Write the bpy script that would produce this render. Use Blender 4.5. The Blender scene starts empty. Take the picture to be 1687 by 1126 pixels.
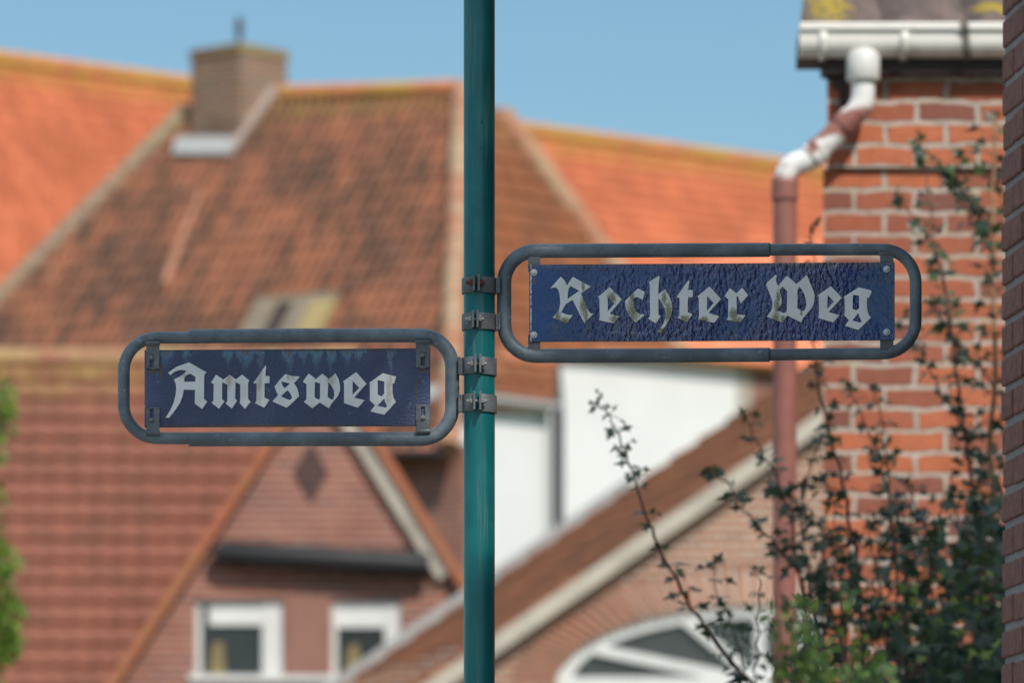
import bpy, bmesh, math, random
from mathutils import Vector, Matrix

# ------------------------------------------------------------------ camera, sky, sun, exposure
scn = bpy.context.scene
COL = scn.collection
F = 1687 * 200 / 36.0          # focal length in photo pixels
HX, HY, CZ = 843.5, 1650.0, 1.6  # principal column, horizon row, eye height
cam_d = bpy.data.cameras.new("camera")
cam_d.lens = 200; cam_d.sensor_width = 36
cam_d.shift_y = (HY - 563.0) / 1687.0
cam_d.clip_start = 0.5; cam_d.clip_end = 3000
cam_d.dof.use_dof = True
cam_d.dof.focus_distance = 10.79
cam_d.dof.aperture_fstop = 5.9
cam = bpy.data.objects.new("camera", cam_d); COL.objects.link(cam)
cam.location = (0, 0, CZ); cam.rotation_euler = (math.radians(90), 0, 0)
scn.camera = cam

SUN_AZ, SUN_EL = math.radians(25), math.radians(45)   # azimuth to the right of straight behind the camera
to_sun = Vector((math.sin(SUN_AZ) * math.cos(SUN_EL), -math.cos(SUN_AZ) * math.cos(SUN_EL), math.sin(SUN_EL)))
sl = bpy.data.lights.new("sun", 'SUN'); sl.energy = 2.7; sl.angle = math.radians(0.5); sl.color = (1.0, 0.93, 0.84)
sun = bpy.data.objects.new("sun", sl); COL.objects.link(sun)
sun.location = (10, -20, 30)
sun.rotation_euler = to_sun.to_track_quat('Z', 'Y').to_euler()

FILL_CLOUD = 6.0
random.seed(7)
world = bpy.data.worlds.new("World"); scn.world = world; world.use_nodes = True
wn = world.node_tree
bg = wn.nodes['Background']
sky = wn.nodes.new('ShaderNodeTexSky'); sky.sky_type = 'NISHITA'; sky.sun_disc = False
sky.sun_elevation = SUN_EL; sky.sun_rotation = math.atan2(to_sun.x, to_sun.y)
sky.air_density = 1.0; sky.dust_density = 0.2; sky.ozone_density = 4.0
def wnode(t, ins=None, **kw):
    nd = wn.nodes.new('ShaderNode' + t)
    for k, v in kw.items(): setattr(nd, k, v)
    for k, v in (ins or {}).items():
        if isinstance(v, bpy.types.NodeSocket): wn.links.new(v, nd.inputs[k])
        else: nd.inputs[k].default_value = v
    return nd
# clear blue low down, unseen bright broken cloud added higher up as fill light
tint = wnode('Mix', {0: 1.0, 6: sky.outputs[0], 7: (0.50, 0.565, 0.525, 1)}, data_type='RGBA', blend_type='MULTIPLY').outputs[2]
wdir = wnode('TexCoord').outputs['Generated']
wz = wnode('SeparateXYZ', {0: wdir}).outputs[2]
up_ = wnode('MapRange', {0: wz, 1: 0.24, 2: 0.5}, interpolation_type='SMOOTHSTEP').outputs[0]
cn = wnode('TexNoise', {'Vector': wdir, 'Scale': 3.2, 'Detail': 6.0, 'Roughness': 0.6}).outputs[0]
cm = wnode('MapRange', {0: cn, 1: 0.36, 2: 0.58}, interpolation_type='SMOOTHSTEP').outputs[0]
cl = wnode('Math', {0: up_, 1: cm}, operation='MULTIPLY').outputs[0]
skyc = wnode('Mix', {0: cl, 6: tint, 7: (FILL_CLOUD * 0.84, FILL_CLOUD * 0.97, FILL_CLOUD * 1.12, 1)}, data_type='RGBA').outputs[2]
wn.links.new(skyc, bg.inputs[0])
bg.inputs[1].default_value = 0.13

scn.view_settings.view_transform = 'Standard'; scn.view_settings.look = 'None'
scn.view_settings.gamma = 1.0; scn.view_settings.exposure = 0.5



# ------------------------------------------------------------------ helpers
def P(px, py, Y):
    return Vector(((px - HX) * Y / F, Y, CZ + (HY - py) * Y / F))

class Plane:
    """a plane in space with a horizontal direction u, a second direction w and the normal n (towards the viewer)"""
    def __init__(s, o, u, w):
        s.o = Vector(o); s.u = Vector(u).normalized(); s.w = Vector(w)
        s.w = (s.w - s.u * s.w.dot(s.u)).normalized()
        s.n = s.u.cross(s.w).normalized()
        if s.n.dot(Vector((0, 0, CZ)) - s.o) < 0: s.n = -s.n
    def hit(s, px, py):
        d = Vector(((px - HX) / F, 1, (HY - py) / F)); c = Vector((0, 0, CZ))
        t = (s.o - c).dot(s.n) / d.dot(s.n)
        return c + d * t
    def ab(s, p): q = p - s.o; return (q.dot(s.u), q.dot(s.w))
    def pt(s, a, b, h=0.0): return s.o + s.u * a + s.w * b + s.n * h
    def abp(s, px, py): return s.ab(s.hit(px, py))

class MB:
    def __init__(s): s.v = []; s.f = []; s.uv = []; s.sm = []
    def face(s, pts, uvs=None, smooth=False):
        i = len(s.v); s.v += [Vector(p) for p in pts]
        s.f.append(list(range(i, i + len(pts)))); s.uv.append(uvs or [(0, 0)] * len(pts)); s.sm.append(smooth)
    def box(s, c, size, rot=None, uv=True):
        c = Vector(c); hx, hy, hz = [x / 2 for x in size]
        R = rot or Matrix.Identity(3)
        def q(x, y, z): return c + R @ Vector((x * hx, y * hy, z * hz))
        for n, (a, b) in {(0,-1,0):((1,0,0),(0,0,1)), (0,1,0):((-1,0,0),(0,0,1)), (1,0,0):((0,1,0),(0,0,1)),
                          (-1,0,0):((0,-1,0),(0,0,1)), (0,0,1):((1,0,0),(0,1,0)), (0,0,-1):((1,0,0),(0,-1,0))}.items():
            pts = []; uvs = []
            for (i, j) in ((-1,-1),(1,-1),(1,1),(-1,1)):
                l = [n[k] + a[k]*i + b[k]*j for k in range(3)]
                pts.append(q(*l))
                uvs.append((sum(a[k]*l[k]*(hx,hy,hz)[k] for k in range(3)), sum(b[k]*l[k]*(hx,hy,hz)[k] for k in range(3))))
            s.face(pts, uvs)
    def prism(s, poly, vec, uvf=None):
        poly = [Vector(p) for p in poly]; vec = Vector(vec)
        top = [p + vec for p in poly]
        uvf = uvf or (lambda p: (p.x, p.z))
        s.face(poly, [uvf(p) for p in poly]); s.face(list(reversed(top)), [uvf(p) for p in reversed(top)])
        n = len(poly)
        for i in range(n):
            j = (i + 1) % n
            L = (poly[j] - poly[i]).length
            s.face([poly[j], poly[i], top[i], top[j]], [(L, 0), (0, 0), (0, vec.length), (L, vec.length)])
    def tube(s, path, r, seg=12, caps=True, smooth=True):
        path = [Vector(p) for p in path]
        rs = list(r) if isinstance(r, (list, tuple)) else [r] * len(path)
        if caps and smooth:                    # a short first and last ring keeps the cap's normal off the long side
            for e, q, at in ((0, 1, 1), (-1, -2, len(path) + 0)):
                d = path[q] - path[e]
                if d.length > .03:
                    k = .004 / d.length; np_ = path[e] + d * k; nr_ = rs[e] + (rs[q] - rs[e]) * k
                    if e == 0: path.insert(1, np_); rs.insert(1, nr_)
                    else: path.insert(len(path) - 1, np_); rs.insert(len(rs) - 1, nr_)
        n = len(path)
        t0 = (path[1] - path[0]).normalized()
        up = Vector((0, 1, 0)) if abs(t0.y) < 0.9 else Vector((1, 0, 0))
        x = t0.cross(up).normalized(); rings = []; base = len(s.v); acc = 0
        for i in range(n):
            if i == 0: t = t0
            elif i == n - 1: t = (path[-1] - path[-2]).normalized()
            else:
                t = (path[i + 1] - path[i]).normalized() + (path[i] - path[i - 1]).normalized()
                t = t.normalized() if t.length > 1e-6 else (path[i] - path[i - 1]).normalized()
            x = (x - t * x.dot(t)).normalized(); y = t.cross(x)
            if i: acc += (path[i] - path[i - 1]).length
            ring = []
            for k in range(seg):
                a = 2 * math.pi * k / seg
                s.v.append(path[i] + (x * math.cos(a) + y * math.sin(a)) * rs[i]); ring.append(len(s.v) - 1)
            rings.append((ring, acc))
        for i in range(n - 1):
            (A, la), (B, lb) = rings[i], rings[i + 1]
            for k in range(seg):
                m = (k + 1) % seg
                s.f.append([A[k], A[m], B[m], B[k]]); s.sm.append(smooth)
                u0, u1 = k / seg * 2 * math.pi * rs[i], (k + 1) / seg * 2 * math.pi * rs[i]
                s.uv.append([(u0, la), (u1, la), (u1, lb), (u0, lb)])
        if caps:
            s.f.append(list(reversed(rings[0][0]))); s.uv.append([(0, 0)] * seg); s.sm.append(False)
            s.f.append(list(rings[-1][0])); s.uv.append([(0, 0)] * seg); s.sm.append(False)
    def mesh(s, name, off=Vector((0, 0, 0)), merge=0.0):
        me = bpy.data.meshes.new(name)
        me.from_pydata([v - off for v in s.v], [], s.f)
        ul = me.uv_layers.new(name="UVMap"); k = 0
        for uvs in s.uv:
            for u in uvs: ul.data[k].uv = u; k += 1
        me.polygons.foreach_set("use_smooth", s.sm)
        bm = bmesh.new(); bm.from_mesh(me)
        if merge: bmesh.ops.remove_doubles(bm, verts=bm.verts, dist=merge)
        bmesh.ops.recalc_face_normals(bm, faces=bm.faces)
        bm.to_mesh(me); bm.free()
        me.update(); return me

def wloc(o):
    l = Vector((0, 0, 0))
    while o is not None: l += o.location; o = o.parent
    return l

def thing(name, loc, label, cat, group=None):
    o = bpy.data.objects.new(name, None); COL.objects.link(o); o.location = loc
    o.empty_display_size = 0.2
    o['label'] = label; o['category'] = cat
    if group: o['group'] = group
    return o

def part(name, mb, mat, parent, label=None, bevel=0.0, bseg=2, merge=0.0, raw=False):
    off = wloc(parent)
    me = mb.mesh(name, off, merge or (1e-5 if bevel else 0.0)) if isinstance(mb, MB) else mb
    o = bpy.data.objects.new(name, me); COL.objects.link(o); o.parent = parent
    me.materials.append(mat)
    if label: o['label'] = label
    if bevel:
        b = o.modifiers.new("bevel", 'BEVEL'); b.width = bevel; b.segments = bseg; b.limit_method = 'ANGLE'; b.angle_limit = math.radians(40)
    return o

# ------------------------------------------------------------------ node materials
class M:
    def __init__(s, name, rough=0.6, **kw):
        s.m = bpy.data.materials.new(name); s.m.use_nodes = True; s.t = s.m.node_tree
        s.b = s.t.nodes['Principled BSDF']; s.b.inputs['Roughness'].default_value = rough
        for k, v in kw.items(): s.set(k.replace('_', ' '), v)
    def n(s, typ, ins=None, **props):
        nd = s.t.nodes.new('ShaderNode' + typ)
        for k, v in props.items(): setattr(nd, k, v)
        for k, v in (ins or {}).items(): s.put(nd.inputs[k], v)
        return nd
    def put(s, sock, v):
        if isinstance(v, bpy.types.NodeSocket): s.t.links.new(v, sock)
        elif isinstance(v, (tuple, list)) and len(v) == 3 and sock.type == 'RGBA': sock.default_value = (*v, 1)
        else: sock.default_value = v
    def set(s, k, v): s.put(s.b.inputs[k], v); return s
    def math(s, op, a, b=0.0, c=None, clamp=False):
        nd = s.t.nodes.new('ShaderNodeMath'); nd.operation = op; nd.use_clamp = clamp
        s.put(nd.inputs[0], a); s.put(nd.inputs[1], b)
        if c is not None: s.put(nd.inputs[2], c)
        return nd.outputs[0]
    def mix(s, f, a, b, blend='MIX'):
        nd = s.t.nodes.new('ShaderNodeMix'); nd.data_type = 'RGBA'; nd.blend_type = blend
        s.put(nd.inputs[0], f); s.put(nd.inputs[6], a); s.put(nd.inputs[7], b); return nd.outputs[2]
    def ramp(s, v, lo, hi):
        nd = s.t.nodes.new('ShaderNodeMapRange'); nd.interpolation_type = 'SMOOTHSTEP'
        s.put(nd.inputs[0], v); nd.inputs[1].default_value = lo; nd.inputs[2].default_value = hi; return nd.outputs[0]
    def pos(s): return s.n('NewGeometry').outputs['Position']
    def obj(s): return s.n('TexCoord').outputs['Object']
    def uv(s): return s.n('TexCoord').outputs['UV']
    def scale(s, v, sc):
        return s.n('Mapping', {'Vector': v, 'Scale': sc}).outputs[0]
    def noise(s, v, scale, detail=4, rough=0.55):
        return s.n('TexNoise', {'Vector': v, 'Scale': scale, 'Detail': detail, 'Roughness': rough}).outputs[0]
    def bump(s, h, strength=0.5, dist=0.01, prev=None):
        nd = s.n('Bump', {'Height': h, 'Strength': strength, 'Distance': dist})
        if prev is not None: s.put(nd.inputs['Normal'], prev)
        s.put(s.b.inputs['Normal'], nd.outputs[0]); return nd.outputs[0]
    def xyz(s, v):
        nd = s.n('SeparateXYZ', {0: v}); return nd.outputs

def mat_brick(name, c1, c2, c3, mortar, w=0.23, h=0.0712, ms=0.007, stain=0.35, bumpd=0.008, lichen=0.0, rough_edge=0.004):
    m = M(name, 0.9); uv = m.uv()
    wob = m.n('TexNoise', {'Vector': uv, 'Scale': 9.0, 'Detail': 3.0}).outputs['Color']
    wv = m.n('VectorMath', {0: wob, 1: (0.5, 0.5, 0.5)}, operation='SUBTRACT').outputs[0]
    wv = m.n('VectorMath', {0: wv, 'Scale': rough_edge * 4}, operation='SCALE').outputs[0]
    v = m.n('VectorMath', {0: uv, 1: wv}, operation='ADD').outputs[0]
    bt = m.n('TexBrick', {'Vector': v, 'Color1': (0, 0, 0), 'Color2': (1, 1, 1), 'Mortar': (0, 0, 0), 'Scale': 1.0,
             'Mortar Size': ms, 'Mortar Smooth': 0.25, 'Bias': 0.0, 'Brick Width': w, 'Row Height': h}, offset=0.5)
    rnd = bt.outputs['Color']; fac = bt.outputs['Fac']
    c = m.mix(m.ramp(rnd, 0.15, 0.6), c1, c2)
    c = m.mix(m.ramp(rnd, 0.62, 0.95), c, c3)
    n1 = m.noise(uv, 22, 5, 0.65); n2 = m.noise(uv, 1.3, 4)
    c = m.mix(m.math('MULTIPLY', m.ramp(n1, 0.45, 0.75), 0.55), c, tuple(x * 0.55 for x in c1))
    c = m.mix(m.math('MULTIPLY', m.ramp(m.noise(uv, 40, 3), 0.6, 0.8), 0.35), c, mortar)
    mo = m.mix(m.ramp(n1, 0.35, 0.7), mortar, tuple(x * 0.7 for x in mortar))
    if lichen: mo = m.mix(m.math('MULTIPLY', m.ramp(m.noise(uv, 6, 4), 0.5, 0.7), lichen), mo, (0.42, 0.38, 0.16))
    c = m.mix(fac, c, mo)
    c = m.mix(m.math('MULTIPLY', m.ramp(n2, 0.45, 0.75), stain), c, tuple(x * 0.5 for x in c1))
    m.set('Base Color', c)
    hgt = m.math('ADD', m.math('MULTIPLY', fac, -1.0), m.math('MULTIPLY', n1, 0.5))
    m.bump(hgt, 0.8, bumpd); return m.m

def mat_tile(name, ca, cb, dark, dark_amt, lichen=(0.45, 0.33, 0.08), lich_top=0.0, tw=0.22, tg=0.33, pale=0.0, dscale=0.7):
    m = M(name, 0.85); uv = m.uv(); x = m.xyz(uv)
    tid = m.n('CombineXYZ', {0: m.math('FLOOR', m.math('DIVIDE', x[0], tw)), 1: m.math('FLOOR', m.math('DIVIDE', x[1], tg))}).outputs[0]
    wnz = m.n('TexWhiteNoise', {'Vector': tid}).outputs[0]
    n1 = m.noise(uv, 12, 5, 0.6); n2 = m.noise(uv, dscale, 5, 0.6)
    n3 = m.noise(m.scale(uv, (4.5, 0.9, 1)), 1.3, 5, 0.65)
    c = m.mix(wnz, ca, cb)
    c = m.mix(m.math('MULTIPLY', m.ramp(n1, 0.4, 0.8), 0.5), c, tuple(v * 0.55 for v in ca))
    dk = m.math('MULTIPLY', m.ramp(m.math('ADD', n2, m.math('MULTIPLY', m.math('SUBTRACT', n3, 0.5), 1.1)), 0.32, 0.60), dark_amt)
    dk = m.math('MULTIPLY', dk, m.math('ADD', 0.55, m.math('MULTIPLY', wnz, 0.6)), clamp=True)
    c = m.mix(dk, c, dark)
    if pale: c = m.mix(m.math('MULTIPLY', m.ramp(m.noise(uv, 2.3, 5, 0.7), 0.55, 0.75), pale), c, (0.5, 0.36, 0.28))
    if lich_top:
        top = m.math('SUBTRACT', 1.0, m.ramp(x[1], 0.05, lich_top))
        l = m.math('MULTIPLY', top, m.ramp(m.noise(uv, 3.5, 5, 0.7), 0.38, 0.6))
        c = m.mix(m.math('MULTIPLY', l, 0.85), c, lichen)
    m.set('Base Color', c); m.bump(n1, 0.3, 0.01); return m.m

def mat_plain(name, col, rough=0.6, metal=0.0, var=0.25, sc=8.0, col2=None, bump=0.0, bd=0.002, spec=0.5):
    m = M(name, rough, Metallic=metal); p = m.pos()
    n = m.noise(p, sc, 5, 0.6)
    c = m.mix(m.math('MULTIPLY', m.ramp(n, 0.35, 0.75), 1.0 if col2 else var), col, col2 or tuple(x * 0.5 for x in col))
    m.set('Base Color', c); m.set('Specular IOR Level', spec)
    m.set('Roughness', m.math('ADD', rough - 0.08, m.math('MULTIPLY', n, 0.18)))
    if bump: m.bump(m.noise(p, sc * 6, 4), bump, bd)
    return m.m

def mat_galv(name, col, seed=0.0):
    # weathered grey paint over galvanised tube: scuffs, grime specks, a few pale scratches
    m = M(name, 0.5, Metallic=0.15); p = m.pos()
    n1 = m.noise(p, 14 + seed, 6, 0.65); n2 = m.noise(p, 130, 4, 0.7); n3 = m.noise(m.scale(p, (30, 30, 60)), 1.5, 3)
    c = m.mix(m.ramp(n1, 0.38, 0.68), tuple(x * 0.72 for x in col), tuple(x * 1.25 for x in col))
    c = m.mix(m.math('MULTIPLY', m.ramp(n2, 0.6, 0.72), 0.6), c, (0.03, 0.03, 0.03))
    c = m.mix(m.math('MULTIPLY', m.ramp(n3, 0.66, 0.74), 0.55), c, tuple(min(1, x * 2.4) for x in col))
    c = m.mix(m.math('MULTIPLY', m.ramp(m.noise(p, 32, 5, 0.75), 0.66, 0.75), 0.5), c, (0.10, 0.06, 0.035))
    m.set('Base Color', c); m.set('Roughness', m.math('ADD', 0.36, m.math('MULTIPLY', n1, 0.3)))
    m.bump(m.math('ADD', n2, m.math('MULTIPLY', n1, 1.2)), 0.25, 0.0015); return m.m

def mat_pole():
    m = M('teal_paint', 0.3); p = m.pos()
    n1 = m.noise(p, 10, 5); n2 = m.noise(p, 160, 4, 0.7); st = m.noise(m.scale(p, (130, 130, 5)), 1.0, 4, 0.65)
    c = m.mix(m.ramp(n1, 0.35, 0.7), (0.0, 0.108, 0.12), (0.003, 0.152, 0.155))
    c = m.mix(m.math('MULTIPLY', m.ramp(st, 0.54, 0.74), 0.6), c, (0.11, 0.15, 0.125))
    c = m.mix(m.math('MULTIPLY', m.ramp(n2, 0.70, 0.76), 0.8), c, (0.30, 0.34, 0.32))
    c = m.mix(m.math('MULTIPLY', m.ramp(m.noise(p, 60, 3), 0.70, 0.74), 0.8), c, (0.015, 0.02, 0.02))
    m.set('Base Color', c); m.set('Roughness', m.math('ADD', 0.22, m.math('MULTIPLY', st, 0.3)))
    m.bump(m.math('ADD', st, n2), 0.12, 0.001); return m.m

def spots(m, x, z, lst):
    """soft blobs at world (x, z) with half-widths; returns their union"""
    out = None
    for (cx, cz, sx, sz) in lst:
        dx = m.math('DIVIDE', m.math('SUBTRACT', x, cx), sx); dz = m.math('DIVIDE', m.math('SUBTRACT', z, cz), sz)
        d = m.math('ADD', m.math('MULTIPLY', dx, dx), m.math('MULTIPLY', dz, dz))
        g = m.math('SUBTRACT', 1.0, d, clamp=True)
        out = g if out is None else m.math('MAXIMUM', out, g)
    return out

YS = 10.788                        # depth of the enamel plates
def sx(px): return (px - HX) * YS / F
def sz(py): return CZ + (HY - py) * YS / F
def sl_(n): return n * YS / F
Sx = lambda px, py, a, b: (sx(px), sz(py), sl_(a), sl_(b))

def mat_plate_ripple():
    m = M('navy_enamel_rippled', 0.2); p = m.pos(); x = m.xyz(p)
    n1 = m.noise(p, 9, 4); n2 = m.noise(p, 90, 4, 0.6)
    c = m.mix(m.ramp(n1, 0.3, 0.7), (0.006, 0.024, 0.125), (0.010, 0.040, 0.185))
    moss = spots(m, x[0], x[2], [(sx(916), sz(537), sl_(9), sl_(20)), (sx(966), sz(540), sl_(9), sl_(20)), (sx(1042), sz(545), sl_(12), sl_(24)),
                              (sx(1013), sz(543), sl_(12), sl_(18)), (sx(1209), sz(545), sl_(14), sl_(24)), (sx(1092), sz(556), sl_(8), sl_(12))])
    run = m.noise(m.scale(p, (220, 220, 30)), 1.0, 4, 0.7)
    c = m.mix(m.math('MULTIPLY', m.math('MULTIPLY', moss, m.ramp(run, 0.35, 0.65)), 0.6), c, (0.085, 0.09, 0.035))
    # brown dust line along the upper edge, chipped white left edge
    e = m.ramp(x[2], sz(447), sz(435))
    c = m.mix(m.math('MULTIPLY', e, m.math('ADD', 0.25, m.math('MULTIPLY', m.ramp(run, 0.35, 0.7), 0.55))), c, (0.12, 0.09, 0.08))
    le = m.math('SUBTRACT', 1.0, m.ramp(m.math('ABSOLUTE', m.math('SUBTRACT', x[0], m.math('ADD', sx(874.6), m.math('MULTIPLY', m.math('SUBTRACT', m.noise(p, 150, 3), 0.5), 0.003)))), 0.0006, 0.0014))
    c = m.mix(m.math('MULTIPLY', le, m.ramp(m.noise(m.scale(p, (1, 1, 1)), 110, 3), 0.36, 0.46)), c, (0.5, 0.55, 0.62))
    be = m.ramp(x[2], sz(559), sz(563.5))
    c = m.mix(m.math('MULTIPLY', be, 0.6), c, (0.03, 0.03, 0.035))
    scr = m.math('MULTIPLY', m.math('LESS_THAN', m.math('ABSOLUTE', m.math('SUBTRACT', m.math('ADD', x[2], m.math('MULTIPLY', x[0], 0.02)), sz(548) + 0.02 * sx(1025))), 0.0005),
                             m.math('MULTIPLY', m.math('GREATER_THAN', x[0], sx(997)), m.math('LESS_THAN', x[0], sx(1056))))
    c = m.mix(m.math('MULTIPLY', scr, 0.5), c, (0.35, 0.4, 0.5))
    rs_ = spots(m, x[0], x[2], [Sx(879.5, 449, 9, 9), Sx(880, 458, 5, 18), Sx(879.5, 552, 9, 10), Sx(1460.5, 443.5, 8, 8), Sx(1461, 455, 4, 18), Sx(1460.5, 548, 9, 9), Sx(1472, 500, 3, 40), Sx(1250, 560, 40, 3), Sx(985, 562, 30, 3)])
    c = m.mix(m.math('MULTIPLY', m.ramp(m.math('ADD', m.math('MULTIPLY', rs_, .5), m.math('MULTIPLY', m.noise(p, 170, 4, .7), .7)), .58, .72), m.math('MULTIPLY', m.ramp(rs_, 0, .2), .75)), c, (0.10, 0.055, 0.03))
    m.set('Base Color', c)
    rip = m.noise(m.scale(p, (1.25, 1, 0.8)), 105, 2, 0.5)
    amt = m.math('MULTIPLY', m.ramp(x[0], sx(880), sx(1080)), m.math('SUBTRACT', 1.0, m.math('MULTIPLY', m.ramp(x[0], sx(1395), sx(1470)), 0.8)))
    amt = m.math('ADD', 0.05, m.math('MULTIPLY', m.math('MULTIPLY', amt, m.ramp(m.noise(p, 7, 3), .25, .6)), 0.95))
    m.set('Roughness', m.math('ADD', 0.06, m.math('MULTIPLY', n2, 0.16))); m.set('Coat Weight', m.math('MULTIPLY', amt, .9)); m.set('Coat IOR', 1.75); m.set('Coat Roughness', 0.05)
    nb = m.bump(m.math('MULTIPLY', rip, amt), 1.0, 0.010); m.set('Coat Normal', nb); return m.m

def mat_plate_matt():
    m = M('navy_enamel_matt', 0.42); p = m.pos(); x = m.xyz(p)
    n1 = m.noise(p, 11, 4); n2 = m.noise(p, 420, 3, 0.7); n4 = m.noise(p, 45, 4, 0.65)
    c = m.mix(m.ramp(n1, 0.3, 0.7), (0.013, 0.028, 0.092), (0.022, 0.043, 0.130))
    bl = m.math('MAXIMUM', m.ramp(x[0], sx(690), sx(712)), m.math('SUBTRACT', 1.0, m.ramp(x[0], sx(240), sx(270))))
    c = m.mix(m.math('MULTIPLY', bl, 0.7), c, (0.012, 0.03, 0.16))
    c = m.mix(m.math('MULTIPLY', m.ramp(n2, 0.42, 0.70), 0.5), c, (0.10, 0.125, 0.19))
    c = m.mix(m.math('MULTIPLY', m.ramp(n4, 0.62, 0.72), 0.5), c, (0.10, 0.19, 0.27))
    # pale-blue water runs from the upper edge with rusty cores
    wob = m.math('MULTIPLY', m.math('SUBTRACT', m.noise(m.scale(p, (1.4, 1, .5)), 110, 5, 0.75), 0.5), sl_(26))
    xw = m.math('ADD', x[0], wob); depth = None; core = None
    for (cx, w, ln, rs) in ((273, 18, 36, .5), (306, 8, 24, 0), (377, 11, 34, 0), (405, 19, 40, .35), (429, 8, 50, .9), (476, 13, 44, .45), (499, 12, 30, .3), (521, 13, 36, .2), (546, 11, 44, .3), (571, 13, 30, .4), (592, 10, 26, 0), (643, 9, 52, .6)):
        tri = m.math('MULTIPLY', m.math('SUBTRACT', 1.0, m.math('DIVIDE', m.math('ABSOLUTE', m.math('SUBTRACT', xw, sx(cx))), sl_(w)), clamp=True), sl_(ln))
        depth = tri if depth is None else m.math('MAXIMUM', depth, tri)
        if rs:
            t2 = m.math('MULTIPLY', m.math('SUBTRACT', 1.0, m.math('DIVIDE', m.math('ABSOLUTE', m.math('SUBTRACT', xw, sx(cx))), sl_(w * .6)), clamp=True), sl_(ln * rs))
            core = t2 if core is None else m.math('MAXIMUM', core, t2)
    zz = m.math('ADD', m.math('SUBTRACT', sz(576.0), x[2]), m.math('MULTIPLY', m.math('SUBTRACT', m.noise(m.scale(p, (1.5, 1, .4)), 220, 4, 0.75), 0.5), sl_(30)))
    run = m.math('MULTIPLY', m.math('SUBTRACT', 1.0, m.ramp(m.math('DIVIDE', zz, m.math('ADD', depth, 0.0005)), 0.1, 1.2)), m.ramp(depth, 0.0, sl_(9)))
    grain = m.math('ADD', .55, m.math('MULTIPLY', m.noise(p, 520, 2), .8), clamp=True)
    c = m.mix(m.math('MULTIPLY', m.math('MULTIPLY', run, grain), 0.85), c, (0.10, 0.22, 0.34))
    cr_ = m.math('MULTIPLY', m.math('SUBTRACT', 1.0, m.ramp(m.math('DIVIDE', zz, m.math('ADD', core, 0.0005)), 0.4, 1.05)), m.ramp(core, 0.0, sl_(5)))
    c = m.mix(m.math('MULTIPLY', cr_, 0.8), c, (0.12, 0.085, 0.065))
    edge = m.math('MAXIMUM', m.ramp(x[2], sz(580.5), sz(577.5)), m.ramp(x[2], sz(699), sz(702)))
    c = m.mix(m.math('MULTIPLY', edge, 0.75), c, (0.03, 0.028, 0.028))
    rs_ = spots(m, x[0], x[2], [Sx(265, 612, 5, 20), Sx(252, 612, 14, 6), Sx(697, 611, 14, 7), Sx(240, 640, 3, 60), Sx(470, 702, 190, 4), Sx(704, 700, 14, 6), Sx(686, 640, 3, 30)])
    c = m.mix(m.math('MULTIPLY', m.ramp(m.math('ADD', m.math('MULTIPLY', rs_, .5), m.math('MULTIPLY', m.noise(p, 170, 4, .7), .7)), .58, .72), m.math('MULTIPLY', m.ramp(rs_, 0, .2), .75)), c, (0.10, 0.055, 0.03))
    m.set('Base Color', c); m.set('Roughness', m.math('ADD', 0.3, m.math('MULTIPLY', n2, 0.25))); m.set('Coat Weight', m.math('ADD', .35, m.math('MULTIPLY', bl, .5))); m.set('Coat Roughness', .22)
    nb = m.bump(m.math('ADD', m.noise(p, 260, 3, 0.6), m.math('MULTIPLY', n2, 0.4)), 0.9, 0.002); m.set('Coat Normal', nb); return m.m

def mat_letter(name, stains, rust=None):
    m = M(name, 0.42); p = m.pos(); x = m.xyz(p)
    n1 = m.noise(p, 25, 4); n2 = m.noise(p, 380, 4, 0.7)
    c = m.mix(m.ramp(n1, 0.3, 0.75), (0.78, 0.80, 0.80), (0.66, 0.69, 0.69))
    c = m.mix(m.math('MULTIPLY', m.ramp(n2, 0.55, 0.75), 0.25), c, (0.30, 0.32, 0.32))
    if stains:
        sp = spots(m, x[0], x[2], stains)
        g = m.ramp(m.math('ADD', m.math('MULTIPLY', sp, 0.22), m.noise(m.scale(p, (1.6, 1, 0.8)), 420, 4, 0.8)), 0.58, 0.68)
        g = m.math('MULTIPLY', g, m.ramp(sp, 0.0, 0.15))
        c = m.mix(m.math('MULTIPLY', g, 0.9), c, (0.115, 0.115, 0.012))
        c = m.mix(m.math('MULTIPLY', m.ramp(sp, 0.0, 0.9), 0.14), c, (0.34, 0.35, 0.15))
    if rust:
        sp = spots(m, x[0], x[2], rust)
        c = m.mix(m.math('MULTIPLY', m.math('MULTIPLY', sp, m.ramp(m.noise(m.scale(p, (3, 1, 0.6)), 60, 4), 0.3, 0.6)), 0.6), c, (0.33, 0.22, 0.10))
    m.set('Base Color', c); m.bump(n2, 0.25, 0.0006); return m.m

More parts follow.
